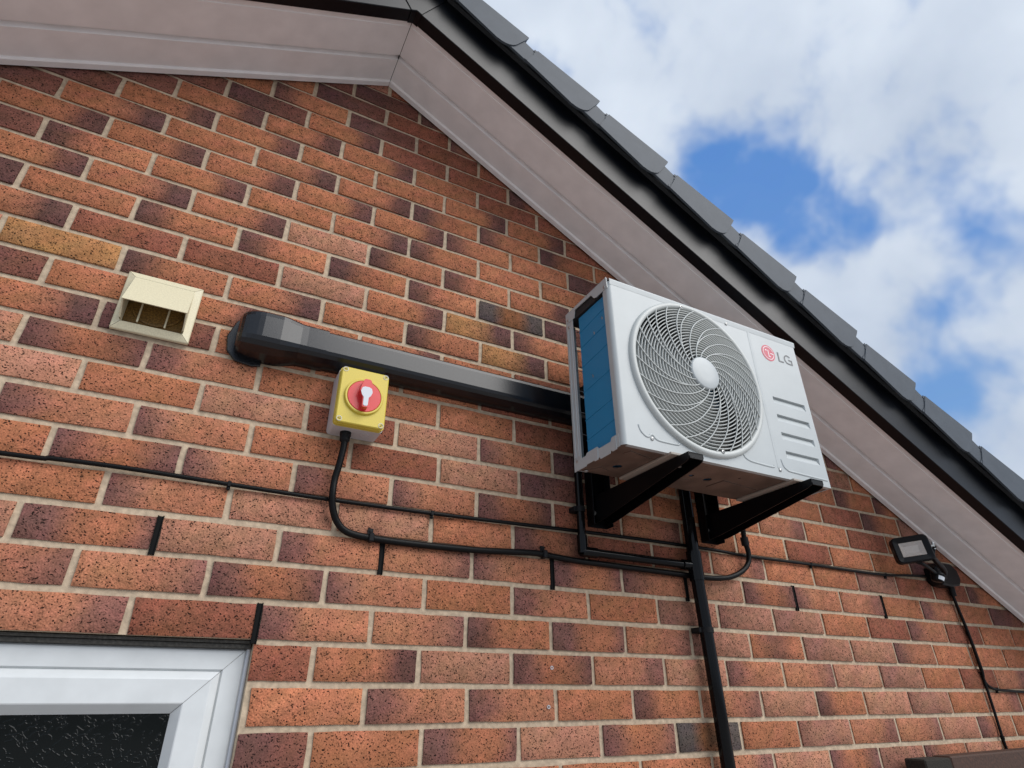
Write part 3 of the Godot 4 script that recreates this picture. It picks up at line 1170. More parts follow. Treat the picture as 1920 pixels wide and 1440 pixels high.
	for k in 3:
		b = MB.new()
		for i in 10:
			for j in 5:
				var q := []
				for c in [[i, j], [i + 1, j], [i + 1, j + 1], [i, j + 1]]:
					var r := lerpf(0.048, 0.198, c[1] / 5.0)
					var g := deg_to_rad(k * 120.0 + 62.0 + (c[0] / 10.0) * (46.0 + 26.0 * c[1] / 5.0) - 18.0 * c[1] / 5.0)
					q.append(Vector3(FAN.x + cos(g) * r, FAN.y + sin(g) * r, 0.322 - 0.055 * c[0] / 10.0))
				b.quad(q[0], q[1], q[2], q[3], Vector3(0, 0, 1))
		part("fan_blade", b, M.fan_grey, fan)
	b = MB.new()
	b.box(Vector3(FAN.x - 0.05, FAN.y - 0.05, 0.212), Vector3(FAN.x + 0.05, FAN.y + 0.05, 0.254), 0.006)
	b.box(Vector3(FAN.x - 0.016, AY0 + 0.02, 0.200), Vector3(FAN.x + 0.016, AY1 - 0.02, 0.211), 0.001)
	part("fan_motor", b, M.dark_inside, ac)
	# lid with a turned-down rim
	b = MB.new()
	b.box(Vector3(AX0 - 0.001, AY1 - 0.004, AZ0 - 0.002), Vector3(AX1 + 0.001, AY1, AZ1 - 0.006), 0.0015)
	for i in 5:
		var g0 := deg_to_rad(90.0 * i / 5)
		var g1 := deg_to_rad(90.0 * (i + 1) / 5)
		var c := Vector3(0, AY1 - 0.008, AZ1 - 0.006)
		var n0 := Vector3(0, cos(g0), sin(g0))
		var n1 := Vector3(0, cos(g1), sin(g1))
		b.quad_n([c + n0 * 0.008 + Vector3(AX0 + 0.006, 0, 0), c + n1 * 0.008 + Vector3(AX0 + 0.006, 0, 0), c + n1 * 0.008 + Vector3(AX1 + 0.001, 0, 0), c + n0 * 0.008 + Vector3(AX1 + 0.001, 0, 0)], [n0, n1, n1, n0])
	b.quad(Vector3(AX0 + 0.006, AY1 - 0.008, AZ1 + 0.002), Vector3(AX1 + 0.001, AY1 - 0.008, AZ1 + 0.002), Vector3(AX1 + 0.001, AY1 - 0.022, AZ1 + 0.0004), Vector3(AX0 + 0.006, AY1 - 0.022, AZ1 + 0.0004), Z)
	# rim on the open side: deeper over the corners, stepping up between
	b.T = Transform3D(Basis(Vector3(0, 0, -1), Vector3(0, 1, 0), Vector3(1, 0, 0)), Vector3(AX0 - 0.001, 0, 0))
	b.prism(PackedVector2Array([Vector2(-AZ1 + 0.004, AY1), Vector2(-AZ1 + 0.002, AY1 - 0.034), Vector2(-AZ1 + 0.052, AY1 - 0.034), Vector2(-AZ1 + 0.062, AY1 - 0.030), Vector2(-AZ1 + 0.074, AY1 - 0.013), Vector2(-AZ0 - 0.045, AY1 - 0.010), Vector2(-AZ0 - 0.040, AY1 - 0.034), Vector2(-AZ0 + 0.002, AY1 - 0.034), Vector2(-AZ0 + 0.002, AY1)]), 0.0, 0.0022, 0.0006)
	b.T = Transform3D()
	b.box(Vector3(AX1 + 0.0002, AY1 - 0.034, AZ0), Vector3(AX1 + 0.0018, AY1 - 0.004, AZ1 - 0.008))
	var lid := part("top_cover", b, M.unit_white, ac)
	for p in [[AY1 - 0.026, 0.345], [AY1 - 0.026, 0.170]]:
		b = MB.new()
		b.lathe(Vector3(AX0 - 0.001, p[0], p[1]), [[0.0040, 0.0], [0.0036, 0.002], [0.0, 0.0026]], 12, true, Basis(Vector3(0, 0, 1), Vector3(0, 1, 0), Vector3(-1, 0, 0)))
		part("screw", b, M.zinc, lid)
	# closed right side and back edges
	b = MB.new()
	b.box(Vector3(AX1 - 0.003, AY0, AZ0), Vector3(AX1, AY1 - 0.005, AZ1 - 0.0045), 0.0008)
	b.box(Vector3(AX1 - 0.120, AY0, AZ0), Vector3(AX1 - 0.0035, AY1 - 0.005, AZ0 + 0.003))
	part("side_panel", b, M.unit_white, ac)
	# rear corner post on the open side: a folded strip with a bead
	b = MB.new()
	b.box(Vector3(AX0, AY0 + 0.002, AZ0 - 0.003), Vector3(AX0 + 0.0016, AY1 - 0.034, AZ0 + 0.030), 0.0004)
	b.box(Vector3(AX0 - 0.0022, AY0 + 0.030, AZ0 + 0.004), Vector3(AX0 + 0.0008, AY1 - 0.060, AZ0 + 0.009), 0.0012)
	b.box(Vector3(AX0 - 0.0018, AY0 + 0.030, AZ0 + 0.019), Vector3(AX0 + 0.0008, AY1 - 0.060, AZ0 + 0.023), 0.0012)
	b.box(Vector3(AX0 + 0.0017, AY0 + 0.002, AZ0 - 0.0028), Vector3(AX0 + 0.030, AY1 - 0.034, AZ0 - 0.0012))
	var post := part("corner_post", b, M.unit_white, ac)
	for p in [[AY0 + 0.020, AZ0 + 0.012], [AY1 - 0.050, AZ0 + 0.012]]:
		b = MB.new()
		b.lathe(Vector3(AX0, p[0], p[1]), [[0.0042, 0.0], [0.0036, 0.002], [0.0, 0.0026]], 12, true, Basis(Vector3(0, 0, 1), Vector3(0, 1, 0), Vector3(-1, 0, 0)))
		part("screw", b, M.zinc, post)
	# added dark box that stands for the shade in the gap under the lid
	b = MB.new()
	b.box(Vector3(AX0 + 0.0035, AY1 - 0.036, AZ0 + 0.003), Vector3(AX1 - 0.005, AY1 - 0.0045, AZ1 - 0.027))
	part("gap_dark_box", b, M.dark_inside, ac)
	# coil: an L of blue fins along the open side and the back
	b = MB.new()
	b.box(Vector3(AX0 + 0.008, AY0 + 0.012, AZ0 + 0.046), Vector3(AX0 + 0.030, AY1 - 0.037, AZ1 - 0.024), 0.003)
	b.box(Vector3(AX0 + 0.031, AY0 + 0.012, AZ0 + 0.022), Vector3(AX1 - 0.125, AY1 - 0.037, AZ0 + 0.042), 0.003)
	var coil := part("heat_exchanger", b, M.coil_blue, ac, "blue finned coil on the open side")
	for yy in [0.290, 0.345, 0.425, 0.500, 0.560, 0.610]:
		b = MB.new()
		b.tube([Vector3(AX0 + 0.0078, yy - 0.006, AZ0 + 0.048), Vector3(AX0 + 0.0078, yy + 0.006, AZ1 - 0.026)], 0.0011, 6)
		part("fin_crease", b, M.coil_blue, coil)
	for p in [[0.566, 0.275], [0.446, 0.255], [0.590, 0.314]]:
		b = MB.new()
		b.T = Transform3D(Basis(Vector3(0, 0, 1), 0.25) * Basis(Vector3(0, 0, 1), Vector3(0, 1, 0), Vector3(-1, 0, 0)), Vector3(AX0 + 0.0078, p[0], p[1]))
		b.prism(rounded(0, 0, 0.0035, 0.009, 0.0016), 0, 0.0006)
		part("bent_fin", b, M.zinc, coil)
	# guard wires across the back
	b = MB.new()
	for k in 7:
		var yy := 0.26 + k * 0.064
		b.tube([Vector3(AX0 + 0.004, yy, AZ0), Vector3(AX1 - 0.12, yy, AZ0)], 0.0012, 5)
	for k in 8:
		b.tube([Vector3(AX0 + 0.012 + k * 0.07, AY0 + 0.01, AZ0 + 0.0025), Vector3(AX0 + 0.012 + k * 0.07, AY1 - 0.01, AZ0 + 0.0025)], 0.0012, 5)
	part("rear_guard", b, M.unit_white, ac)
	# partition that closes the compressor side
	b = MB.new()
	b.box(Vector3(1.386, AY0 + 0.01, AZ0 + 0.044), Vector3(1.389, AY1 - 0.01, AZ1 - 0.004))
	part("partition", b, M.unit_inner, ac)
	make_base_pan(ac)


func make_base_pan(ac: Node3D) -> void:
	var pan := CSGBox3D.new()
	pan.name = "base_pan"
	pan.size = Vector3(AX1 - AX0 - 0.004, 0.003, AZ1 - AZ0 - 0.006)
	pan.material = M.base_shaded_steel
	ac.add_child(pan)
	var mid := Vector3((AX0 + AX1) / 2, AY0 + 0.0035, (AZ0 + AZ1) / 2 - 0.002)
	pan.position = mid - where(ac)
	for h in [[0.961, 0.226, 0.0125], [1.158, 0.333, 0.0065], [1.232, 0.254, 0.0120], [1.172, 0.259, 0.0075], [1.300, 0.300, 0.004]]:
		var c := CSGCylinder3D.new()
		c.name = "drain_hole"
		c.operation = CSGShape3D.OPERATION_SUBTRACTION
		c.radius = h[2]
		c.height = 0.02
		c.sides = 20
		c.material = M.base_shaded_steel
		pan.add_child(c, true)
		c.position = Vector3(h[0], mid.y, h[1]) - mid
	# pressed stiffening ridges on the underside
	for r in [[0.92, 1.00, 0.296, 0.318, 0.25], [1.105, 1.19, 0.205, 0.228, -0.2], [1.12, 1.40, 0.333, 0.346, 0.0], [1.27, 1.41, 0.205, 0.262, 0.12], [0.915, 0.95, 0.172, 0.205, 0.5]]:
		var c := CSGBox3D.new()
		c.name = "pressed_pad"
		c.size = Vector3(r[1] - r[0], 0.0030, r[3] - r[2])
		c.material = M.base_shaded_steel
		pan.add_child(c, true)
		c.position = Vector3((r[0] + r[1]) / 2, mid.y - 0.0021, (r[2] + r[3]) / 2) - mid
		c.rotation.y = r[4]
	# white rim standing up round the pan; on the open side it is stepped
	var b := MB.new()
	b.T = Transform3D(Basis(Vector3(0, 0, -1), Vector3(0, 1, 0), Vector3(1, 0, 0)), Vector3(AX0 - 0.0012, 0, 0))
	b.prism(PackedVector2Array([Vector2(-AZ1 + 0.014, AY0 + 0.030), Vector2(-AZ1 + 0.014, AY0 - 0.001), Vector2(-AZ1 + 0.05, AY0 - 0.001), Vector2(-AZ1 + 0.052, AY0 - 0.006), Vector2(-AZ1 + 0.090, AY0 - 0.006), Vector2(-AZ1 + 0.092, AY0 - 0.001), Vector2(-AZ0 - 0.050, AY0 - 0.001), Vector2(-AZ0 - 0.048, AY0 - 0.004), Vector2(-AZ0 + 0.002, AY0 - 0.004), Vector2(-AZ0 + 0.002, AY0 + 0.022), Vector2(-AZ0 - 0.050, AY0 + 0.022), Vector2(-AZ0 - 0.056, AY0 + 0.028), Vector2(-AZ0 - 0.100, AY0 + 0.028), Vector2(-AZ0 - 0.106, AY0 + 0.021), Vector2(-AZ1 + 0.046, AY0 + 0.021), Vector2(-AZ1 + 0.040, AY0 + 0.030)]), 0.0, 0.0020, 0.0005)
	for k in [[0.247, 0.262], [0.318, 0.336]]:
		b.box(Vector3(-k[1], AY0 - 0.0055, -0.0016), Vector3(-k[0], AY0 + 0.0275, 0.0004), 0.0006)
	part("base_rim", b, M.unit_white, ac)
	b = MB.new()
	b.box(Vector3(AX0 + 0.002, AY0 + 0.0055, AZ0 - 0.001), Vector3(AX1 - 0.002, AY0 + 0.030, AZ0 + 0.001))
	part("base_rim", b, M.unit_white, ac)
	# two pale feet that rest on the bracket arms
	for x in [1.030, 1.445]:
		b = MB.new()
		b.box(Vector3(x - 0.020, AY0 - 0.0045, AZ0 + 0.006), Vector3(x + 0.048, AY0 + 0.0019, AZ1 + 0.008), 0.0012)
		part("foot", b, M.foot_beige, ac)
	b = MB.new()
	b.lathe(Vector3(0.905, AY0 - 0.0005, 0.170), [[0.0062, 0.0], [0.0056, 0.0014], [0.003, 0.0018], [0.0028, 0.0008], [0.0, 0.0008]], 14, true, Basis(Vector3(1, 0, 0), Vector3(0, 0, 1), Vector3(0, -1, 0)))
	part("screw", b, M.zinc, ac)


func ring2(b: MB, cx: float, cy: float, r0: float, r1: float, a0: float, a1: float, z: float, seg := 32) -> void:
	for i in seg:
		var g0 := deg_to_rad(lerpf(a0, a1, float(i) / seg))
		var g1 := deg_to_rad(lerpf(a0, a1, float(i + 1) / seg))
		b.quad(Vector3(cx + cos(g0) * r0, cy + sin(g0) * r0, z), Vector3(cx + cos(g1) * r0, cy + sin(g1) * r0, z), Vector3(cx + cos(g1) * r1, cy + sin(g1) * r1, z), Vector3(cx + cos(g0) * r1, cy + sin(g0) * r1, z), Vector3(0, 0, 1))


# the printed mark: a red disc with a face of a ring, a dot and an L, and the two letters
func make_logo(front: Node3D) -> void:
	var cx := 1.457
	var cy := 0.617
	var b := MB.new()
	b.prism(circle2(cx, cy, 0.0272, 48), AZ1 - 0.001, AZ1 + 0.0006)
	part("logo_disc", b, M.logo_red, front, "red round logo disc")
	b = MB.new()
	var z := AZ1 + 0.0011
	ring2(b, cx, cy, 0.0204, 0.0222, 20.0, 360.0, z, 48)
	b.prism(circle2(cx - 0.0085, cy + 0.0085, 0.0027, 14), z - 0.0004, z)
	b.box(Vector3(cx - 0.0013, cy - 0.0105, z - 0.0004), Vector3(cx + 0.0013, cy + 0.0105, z))
	b.box(Vector3(cx - 0.0013, cy - 0.0130, z - 0.0004), Vector3(cx + 0.0075, cy - 0.0106, z))
	b.box(Vector3(cx + 0.0080, cy - 0.0013, z - 0.0004), Vector3(cx + 0.0225, cy + 0.0013, z))
	part("logo_face", b, M.logo_white, front, "white face lines on the red disc")
	b = MB.new()
	z = AZ1 + 0.0008
	b.box(Vector3(1.4975, 0.5985, AZ1 - 0.0005), Vector3(1.5027, 0.6315, z))
	b.box(Vector3(1.5027, 0.5985, AZ1 - 0.0005), Vector3(1.5190, 0.6032, z))
	part("logo_letter", b, M.logo_grey, front, "grey letter L")
	b = MB.new()
	var gx := 1.5400
	var gy := 0.6150
	b.T = Transform3D(Basis(), Vector3(0, 0, 0))
	ring2(b, gx, gy, 0.0118, 0.0165, 42.0, 270.0, z, 32)
	b.quad(Vector3(gx, gy - 0.0165, z), Vector3(gx + 0.0135, gy - 0.0165, z), Vector3(gx + 0.0135, gy - 0.0118, z), Vector3(gx, gy - 0.0118, z), Vector3(0, 0, 1))
	b.quad(Vector3(gx + 0.0135, gy - 0.0165, z), Vector3(gx + 0.0175, gy - 0.0165, z), Vector3(gx + 0.0175, gy + 0.0015, z), Vector3(gx + 0.0128, gy + 0.0015, z), Vector3(0, 0, 1))
	b.quad(Vector3(gx + 0.002, gy - 0.0030, z), Vector3(gx + 0.0128, gy - 0.0030, z), Vector3(gx + 0.0128, gy + 0.0015, z), Vector3(gx + 0.002, gy + 0.0015, z), Vector3(0, 0, 1))
	part("logo_letter", b, M.logo_grey, front, "grey letter G")


func make_brackets() -> void:
	for k in [[1.030, "black steel wall bracket under the left end of the air conditioner, by the thin pipe"], [1.445, "black steel wall bracket under the right end of the air conditioner, behind the downpipe"]]:
		var x: float = k[0]
		var o := thing("wall_bracket", k[1], "bracket", Vector3(x, 0.14, 0.0), "brackets carrying the air conditioner")
		var b := MB.new()
		# upright channel on the wall
		b.box(Vector3(x - 0.012, 0.131, 0.0), Vector3(x + 0.052, 0.560, 0.004), 0.0008)
		b.box(Vector3(x - 0.012, 0.131, 0.0042), Vector3(x - 0.0095, 0.560, 0.034), 0.0008)
		b.box(Vector3(x + 0.0495, 0.131, 0.0042), Vector3(x + 0.052, 0.560, 0.034), 0.0008)
		part("upright", b, M.bracket_black, o)
		# tapered arm: an upside-down U, deep at the wall and shallow in front
		b = MB.new()
		b.T = Transform3D(Basis(Vector3(0, 0, 1), Vector3(0, 1, 0), Vector3(-1, 0, 0)), Vector3.ZERO)
		var side := PackedVector2Array([Vector2(0.006, 0.2125), Vector2(0.006, 0.136), Vector2(0.060, 0.140), Vector2(0.385, 0.1905), Vector2(0.398, 0.1950), Vector2(0.402, 0.2020), Vector2(0.402, 0.2125)])
		b.prism(side, -(x + 0.0025), -x)
		b.prism(side, -(x + 0.0450), -(x + 0.0425))
		b.T = Transform3D()
		b.box(Vector3(x + 0.0026, 0.2098, 0.006), Vector3(x + 0.0424, 0.2126, 0.402), 0.0006)
		b.box(Vector3(x + 0.0026, 0.1965, 0.3995), Vector3(x + 0.0424, 0.2097, 0.402), 0.0006)
		part("arm", b, M.bracket_black, o)
		b = MB.new()
		b.lathe(Vector3(x - 0.0005, 0.165, 0.022), [[0.007, 0.0], [0.007, 0.004], [0.0045, 0.006], [0.0, 0.006]], 6, true, Basis(Vector3(0, 0, 1), Vector3(0, 1, 0), Vector3(-1, 0, 0)))
		part("bolt", b, M.zinc, o)
		b = MB.new()
		b.lathe(Vector3(x + 0.022, 0.2095, 0.345), [[0.008, 0.0], [0.008, 0.005], [0.004, 0.005], [0.004, 0.014], [0.0, 0.014]], 8, true, Basis(Vector3(1, 0, 0), Vector3(0, 0, 1), Vector3(0, -1, 0)))
		part("bolt", b, M.zinc, o)


# ---------------------------------------------------------------- fittings on the wall
func swept(b: MB, pts: Array, prof: Array, sc: Array) -> void:
	# profile of Vector2(y, z) carried along x positions, each with its own scale in y and z and offset in y
	for i in pts.size() - 1:
		for j in prof.size() - 1:
			var q := []
			for k in [[i, j], [i + 1, j], [i + 1, j + 1], [i, j + 1]]:
				var p: Vector2 = prof[k[1]]
				var s = sc[k[0]]
				q.append(Vector3(pts[k[0]], s[2] + p.x * s[0], p.y * s[1]))
			var m: Vector2 = (prof[j] + prof[j + 1]) / 2.0
			b.quad(q[0], q[1], q[2], q[3], Vector3(0, m.x, m.y - 0.02))


func make_trunking() -> void:
	var o := thing("cable_trunking", "black plastic trunking with rounded wall inlet cover running to the air conditioner", "trunking", Vector3(0.5, 0.47, 0.0))
	var cy := 0.4725
	# half width and height of the cover, from the lower wall edge over the front to the upper one
	var prof := V2([-0.0455, 0.0, -0.0455, 0.012, -0.043, 0.034, -0.037, 0.050, -0.030, 0.0575, -0.0215, 0.0600, 0.0215, 0.0600, 0.030, 0.0575, 0.037, 0.050, 0.043, 0.034, 0.0455, 0.012, 0.0455, 0.0])
	var b := MB.new()
	swept(b, [0.238, 1.02], prof, [[1, 1, cy], [1, 1, cy]])
	part("duct", b, M.trunk_pvc, o)
	b = MB.new()
	# inlet cover: sleeve, shoulder, wider hood with a rounded end
	var xs := [0.252, 0.205, 0.190, 0.160, 0.145, 0.105]
	var sc := [[1.06, 1.06, cy], [1.06, 1.06, cy], [1.07, 1.07, cy], [1.20, 1.24, cy - 0.003], [1.25, 1.30, cy - 0.004], [1.25, 1.32, cy - 0.005]]
	for i in 7:
		var g := deg_to_rad(90.0 * (i + 1) / 7.0)
		xs.append(0.105 - 0.052 * sin(g))
		var f: float = 0.30 + 0.70 * pow(cos(g), 0.55)
		sc.append([1.25 * (0.42 + 0.58 * sqrt(maxf(cos(g), 0.0))), 1.32 * f, cy - 0.005])
	for i in xs.size() - 1:
		for j in prof.size() - 1:
			var q := []
			for k in [[i, j], [i + 1, j], [i + 1, j + 1], [i, j + 1]]:
				var p: Vector2 = prof[k[1]]
				var s = sc[k[0]]
				q.append(Vector3(xs[k[0]], s[2] + p.x * s[0], p.y * s[1]))
			var m: Vector2 = (prof[j] + prof[j + 1]) / 2.0
			b.quad(q[0], q[1], q[2], q[3], Vector3(-0.3 if i > 5 else 0.0, m.x, m.y - 0.02))
	var lastx: float = xs[xs.size() - 1]
	var ls = sc[sc.size() - 1]
	for j in prof.size() - 1:
		var c := Vector3(lastx, ls[2], 0.01)
		b.tri(Vector3(lastx, ls[2] + prof[j].x * ls[0], prof[j].y * ls[1]), Vector3(lastx, ls[2] + prof[j + 1].x * ls[0], prof[j + 1].y * ls[1]), c, Vector3(-1, 0, 0), Vector3(-1, 0, 0), Vector3(-1, 0, 0))
	# step where the sleeve ends over the duct
	for j in prof.size() - 1:
		b.quad(Vector3(0.252, cy + prof[j].x, prof[j].y), Vector3(0.252, cy + prof[j + 1].x, prof[j + 1].y), Vector3(0.252, cy + prof[j + 1].x * 1.06, prof[j + 1].y * 1.06), Vector3(0.252, cy + prof[j].x * 1.06, prof[j].y * 1.06), Vector3(1, 0, 0))
	part("inlet_cover", b, M.trunk_pvc, o)
	b = MB.new()
	# flat flange against the wall with cut corners
	b.prism(PackedVector2Array([Vector2(0.120, 0.545), Vector2(0.075, 0.535), Vector2(0.047, 0.505), Vector2(0.034, 0.462), Vector2(0.040, 0.425), Vector2(0.062, 0.402), Vector2(0.100, 0.397), Vector2(0.118, 0.402)]), 0.0005, 0.0065, 0.002)
	part("flange", b, M.trunk_pvc, o)


func make_switch() -> void:
	var cx := 0.348
	var cy := 0.339
	var o := thing("isolator_switch", "yellow and grey isolator switch with red dial and white lever", "switch", Vector3(cx, 0.265, 0.0))
	var b := MB.new()
	b.prism(rounded(cx, cy, 0.118, 0.148, 0.009), 0.001, 0.0585, 0.0)
	var box := part("base_box", b, M.switch_grey, o)
	b = MB.new()
	b.prism(circle2(cx + 0.020, 0.0, 0.010, 20), 0.0, 0.0006)
	b = MB.new()
	b.lathe(Vector3(cx + 0.026, cy - 0.0742, 0.034), [[0.0125, 0.0], [0.0125, 0.0010], [0.0105, 0.0010], [0.0105, 0.0003], [0.0, 0.0003]], 24, true, Basis(Vector3(1, 0, 0), Vector3(0, 0, 1), Vector3(0, -1, 0)))
	part("knockout", b, M.switch_grey, box)
	b = MB.new()
	b.prism(rounded(cx, cy, 0.1165, 0.1465, 0.010), 0.0586, 0.0715, 0.0)
	b.prism(rounded(cx, cy, 0.1135, 0.1435, 0.010), 0.0716, 0.0810, 0.0022)
	var cover := part("cover", b, M.switch_yellow, o)
	for s in [[-1, 1], [1, 1], [1, -1], [-1, -1]]:
		b = MB.new()
		var p := Vector3(cx + s[0] * 0.0485, cy + s[1] * 0.0640, 0.0811)
		b.lathe(p, [[0.0062, 0.0], [0.0062, 0.0008], [0.0052, 0.0010], [0.0050, -0.0006], [0.0, -0.0003]], 20)
		var sc := part("screw", b, M.switch_white, cover)
		b = MB.new()
		b.T = Transform3D(Basis(Vector3(0, 0, 1), 0.3 * s[0] + 0.2), p)
		b.box(Vector3(-0.0032, -0.0006, -0.0002), Vector3(0.0032, 0.0006, 0.0007))
		part("screw_slot", b, M.dark_inside, sc)
	# yellow collar, red dial, lever with white face
	b = MB.new()
	b.lathe(Vector3(cx + 0.001, cy, 0.0805), [[0.0455, 0.0], [0.0455, 0.0050], [0.0440, 0.0070], [0.0405, 0.0070], [0.0395, 0.0050], [0.0395, 0.0]], 48)
	part("collar", b, M.switch_yellow, cover)
	b = MB.new()
	b.lathe(Vector3(cx + 0.001, cy, 0.0805), [[0.0394, 0.0], [0.0394, 0.0062], [0.0385, 0.0072], [0.0, 0.0072]], 48)
	var dial := part("dial", b, M.switch_red, cover)
	b = MB.new()
	var lever := PackedVector2Array()
	for p in [[-0.0085, 0.0335], [-0.0125, 0.020], [-0.0155, 0.006], [-0.0100, -0.006], [-0.0075, -0.012], [-0.0075, -0.033], [-0.0050, -0.036], [0.0050, -0.036], [0.0075, -0.033], [0.0075, -0.012], [0.0100, -0.006], [0.0155, 0.006], [0.0125, 0.020], [0.0085, 0.0335], [0.0050, 0.036], [-0.0050, 0.036]]:
		lever.append(Vector2(cx + 0.001 + p[0], cy + p[1]))
	b.prism(lever, 0.0875, 0.1060, 0.0016)
	var lv := part("lever", b, M.switch_red, dial)
	b = MB.new()
	var face := PackedVector2Array()
	for p in [[-0.0110, 0.0155], [-0.0135, 0.0060], [-0.0105, -0.0030], [-0.0058, -0.0085], [-0.0055, -0.0270], [-0.0030, -0.0300], [0.0030, -0.0300], [0.0055, -0.0270], [0.0058, -0.0085], [0.0105, -0.0030], [0.0135, 0.0060], [0.0110, 0.0155], [0.0050, 0.0185], [-0.0050, 0.0185]]:
		face.append(Vector2(cx + 0.001 + p[0], cy + p[1] - 0.003))
	b.prism(face, 0.1061, 0.1070, 0.0003)
	part("lever_face", b, M.switch_white, dial)
	# gland below
	b = MB.new()
	b.lathe(Vector3(cx - 0.0195, cy - 0.0742, 0.030), [[0.0130, 0.0], [0.0130, 0.008], [0.0118, 0.010], [0.0118, 0.020], [0.0085, 0.024], [0.0070, 0.025]], 16, true, Basis(Vector3(1, 0, 0), Vector3(0, 0, 1), Vector3(0, -1, 0)))
	part("cable_gland", b, M.clip_black, o)


func p_clip(o: Node3D, x: float, y: float, r: float, up := true) -> void:
	# strap clip screwed above the cable
	var b := MB.new()
	var s := 1.0 if up else -1.0
	b.box(Vector3(x - 0.0065, minf(y, y + s * 0.023), 0.0005), Vector3(x + 0.0065, maxf(y, y + s * 0.023), 0.0030), 0.0008)
	b.box(Vector3(x - 0.0060, y - r - 0.002, 0.0006), Vector3(x + 0.0060, y + r + 0.002, 2.0 * r + 0.0045), 0.0020)
	b.lathe(Vector3(x, y + s * 0.0165, 0.0030), [[0.0036, 0.0], [0.0034, 0.0014], [0.0, 0.0020]], 10)
	part("cable_clip", b, M.clip_black, o)


func nail_clip(o: Node3D, x: float, y: float, r: float) -> void:
	var b := MB.new()
	b.box(Vector3(x - 0.0038, y - r - 0.0012, 0.0), Vector3(x + 0.0038, y + r + 0.0012, 2.0 * r + 0.0022), 0.0014)
	b.box(Vector3(x - 0.0036, y - r - 0.0075, 0.0), Vector3(x + 0.0036, y - r - 0.0013, 0.0075), 0.0012)
	b.lathe(Vector3(x, y - r - 0.0045, 0.0075), [[0.0020, 0.0], [0.0018, 0.0012], [0.0, 0.0016]], 8)
	part("cable_clip", b, M.clip_black, o)


func make_cables() -> void:
	# long thin cable across the whole wall to the floodlight
	var o := thing("wall_cable", "long thin black cable clipped straight across the brick wall to the floodlight", "cable", Vector3(1.0, 0.11, 0.0))
	var pts := []
	for p in [[-2.6, 0.118], [-0.9, 0.114], [-0.28, 0.113], [-0.20, 0.116], [-0.086, 0.117], [0.108, 0.1125], [0.23, 0.110], [0.33, 0.1088], [0.562, 0.1085], [0.84, 0.112], [0.98, 0.114], [1.2, 0.115], [1.47, 0.113], [1.61, 0.1075], [1.90, 0.108], [2.10, 0.106], [2.30, 0.1065], [2.42, 0.115], [2.54, 0.121], [2.61, 0.120]]:
		pts.append(Vector3(p[0], p[1], 0.0062))
	var b := MB.new()
	b.tube(curve(pts, 5), 0.0048, 8)
	part("cable", b, M.cable_black, o)
	for p in [[0.109, 0.1125], [0.562, 0.1085], [1.405, 0.1145], [1.905, 0.108], [2.300, 0.1065], [-0.34, 0.1132]]:
		nail_clip(o, p[0], p[1], 0.0048)
	# thick cable from the switch, along the wall and up in a loop into the unit
	o = thing("switch_cable", "thick black cable curving down from the yellow switch and along to the air conditioner", "cable", Vector3(0.35, 0.0, 0.0))
	pts = []
	for p in [[0.3285, 0.246, 0.030], [0.328, 0.222, 0.029], [0.3245, 0.185, 0.026], [0.320, 0.150, 0.022], [0.3195, 0.118, 0.0235], [0.325, 0.088, 0.018], [0.340, 0.060, 0.011], [0.365, 0.041, 0.0085], [0.413, 0.0335, 0.0082], [0.513, 0.0305, 0.0082], [0.661, 0.032, 0.0082], [0.763, 0.037, 0.0082], [0.838, 0.0415, 0.0082], [0.875, 0.0400, 0.0082], [0.967, 0.034, 0.0082], [1.088, 0.032, 0.0082], [1.22, 0.030, 0.0082], [1.33, 0.028, 0.0085], [1.402, 0.026, 0.012], [1.454, 0.026, 0.018], [1.509, 0.034, 0.020], [1.562, 0.056, 0.022], [1.591, 0.083, 0.024], [1.597, 0.112, 0.026], [1.588, 0.142, 0.030], [1.580, 0.172, 0.036], [1.576, 0.205, 0.050], [1.570, 0.240, 0.090]]:
		pts.append(Vector3(p[0], p[1], p[2]))
	b = MB.new()
	b.tube(curve(pts, 5), 0.0078, 10)
	part("cable", b, M.cable_black, o)
	p_clip(o, 0.419, 0.0335, 0.0078)
	p_clip(o, 0.870, 0.0403, 0.0078)
	b = MB.new()
	b.tube([Vector3(1.5865, 0.133, 0.0300), Vector3(1.5812, 0.158, 0.0335)], 0.0118, 10)
	part("conduit_gland", b, M.clip_black, o)
	# cables down from the floodlight
	o = thing("lamp_cable", "thin black cable dropping from the floodlight and turning right along the bricks", "cable", Vector3(2.69, 0.0, 0.0), "cables below the floodlight")
	pts = []
	for p in [[2.664, 0.115], [2.676, 0.085], [2.683, 0.036], [2.698, -0.077], [2.703, -0.194], [2.706, -0.225], [2.720, -0.246], [2.757, -0.258], [2.83, -0.262], [2.95, -0.266], [3.30, -0.270]]:
		pts.append(Vector3(p[0], p[1], 0.0125 if p[1] > -0.2 else 0.0065))
	b = MB.new()
	b.tube(curve(pts, 5), 0.0050, 8)
	part("cable", b, M.cable_black, o)
	nail_clip(o, 2.770, -0.2588, 0.0050)
	o = thing("lamp_cable", "thin black cable dropping straight from the floodlight to the timber below", "cable", Vector3(2.70, -0.2, 0.0), "cables below the floodlight")
	pts = []
	for p in [[2.668, 0.112], [2.684, 0.085], [2.692, 0.036], [2.7065, -0.077], [2.7100, -0.194], [2.7075, -0.229], [2.7055, -0.305], [2.7000, -0.411], [2.7020, -0.457], [2.704, -0.62], [2.706, -0.9]]:
		pts.append(Vector3(p[0], p[1], 0.0062))
	b = MB.new()
	b.tube(curve(pts, 5), 0.0048, 8)
	part("cable", b, M.cable_black, o)
	for y in [-0.067, -0.208, -0.408]:
		nail_clip(o, 2.707 if y > -0.3 else 2.7, y, 0.0050)


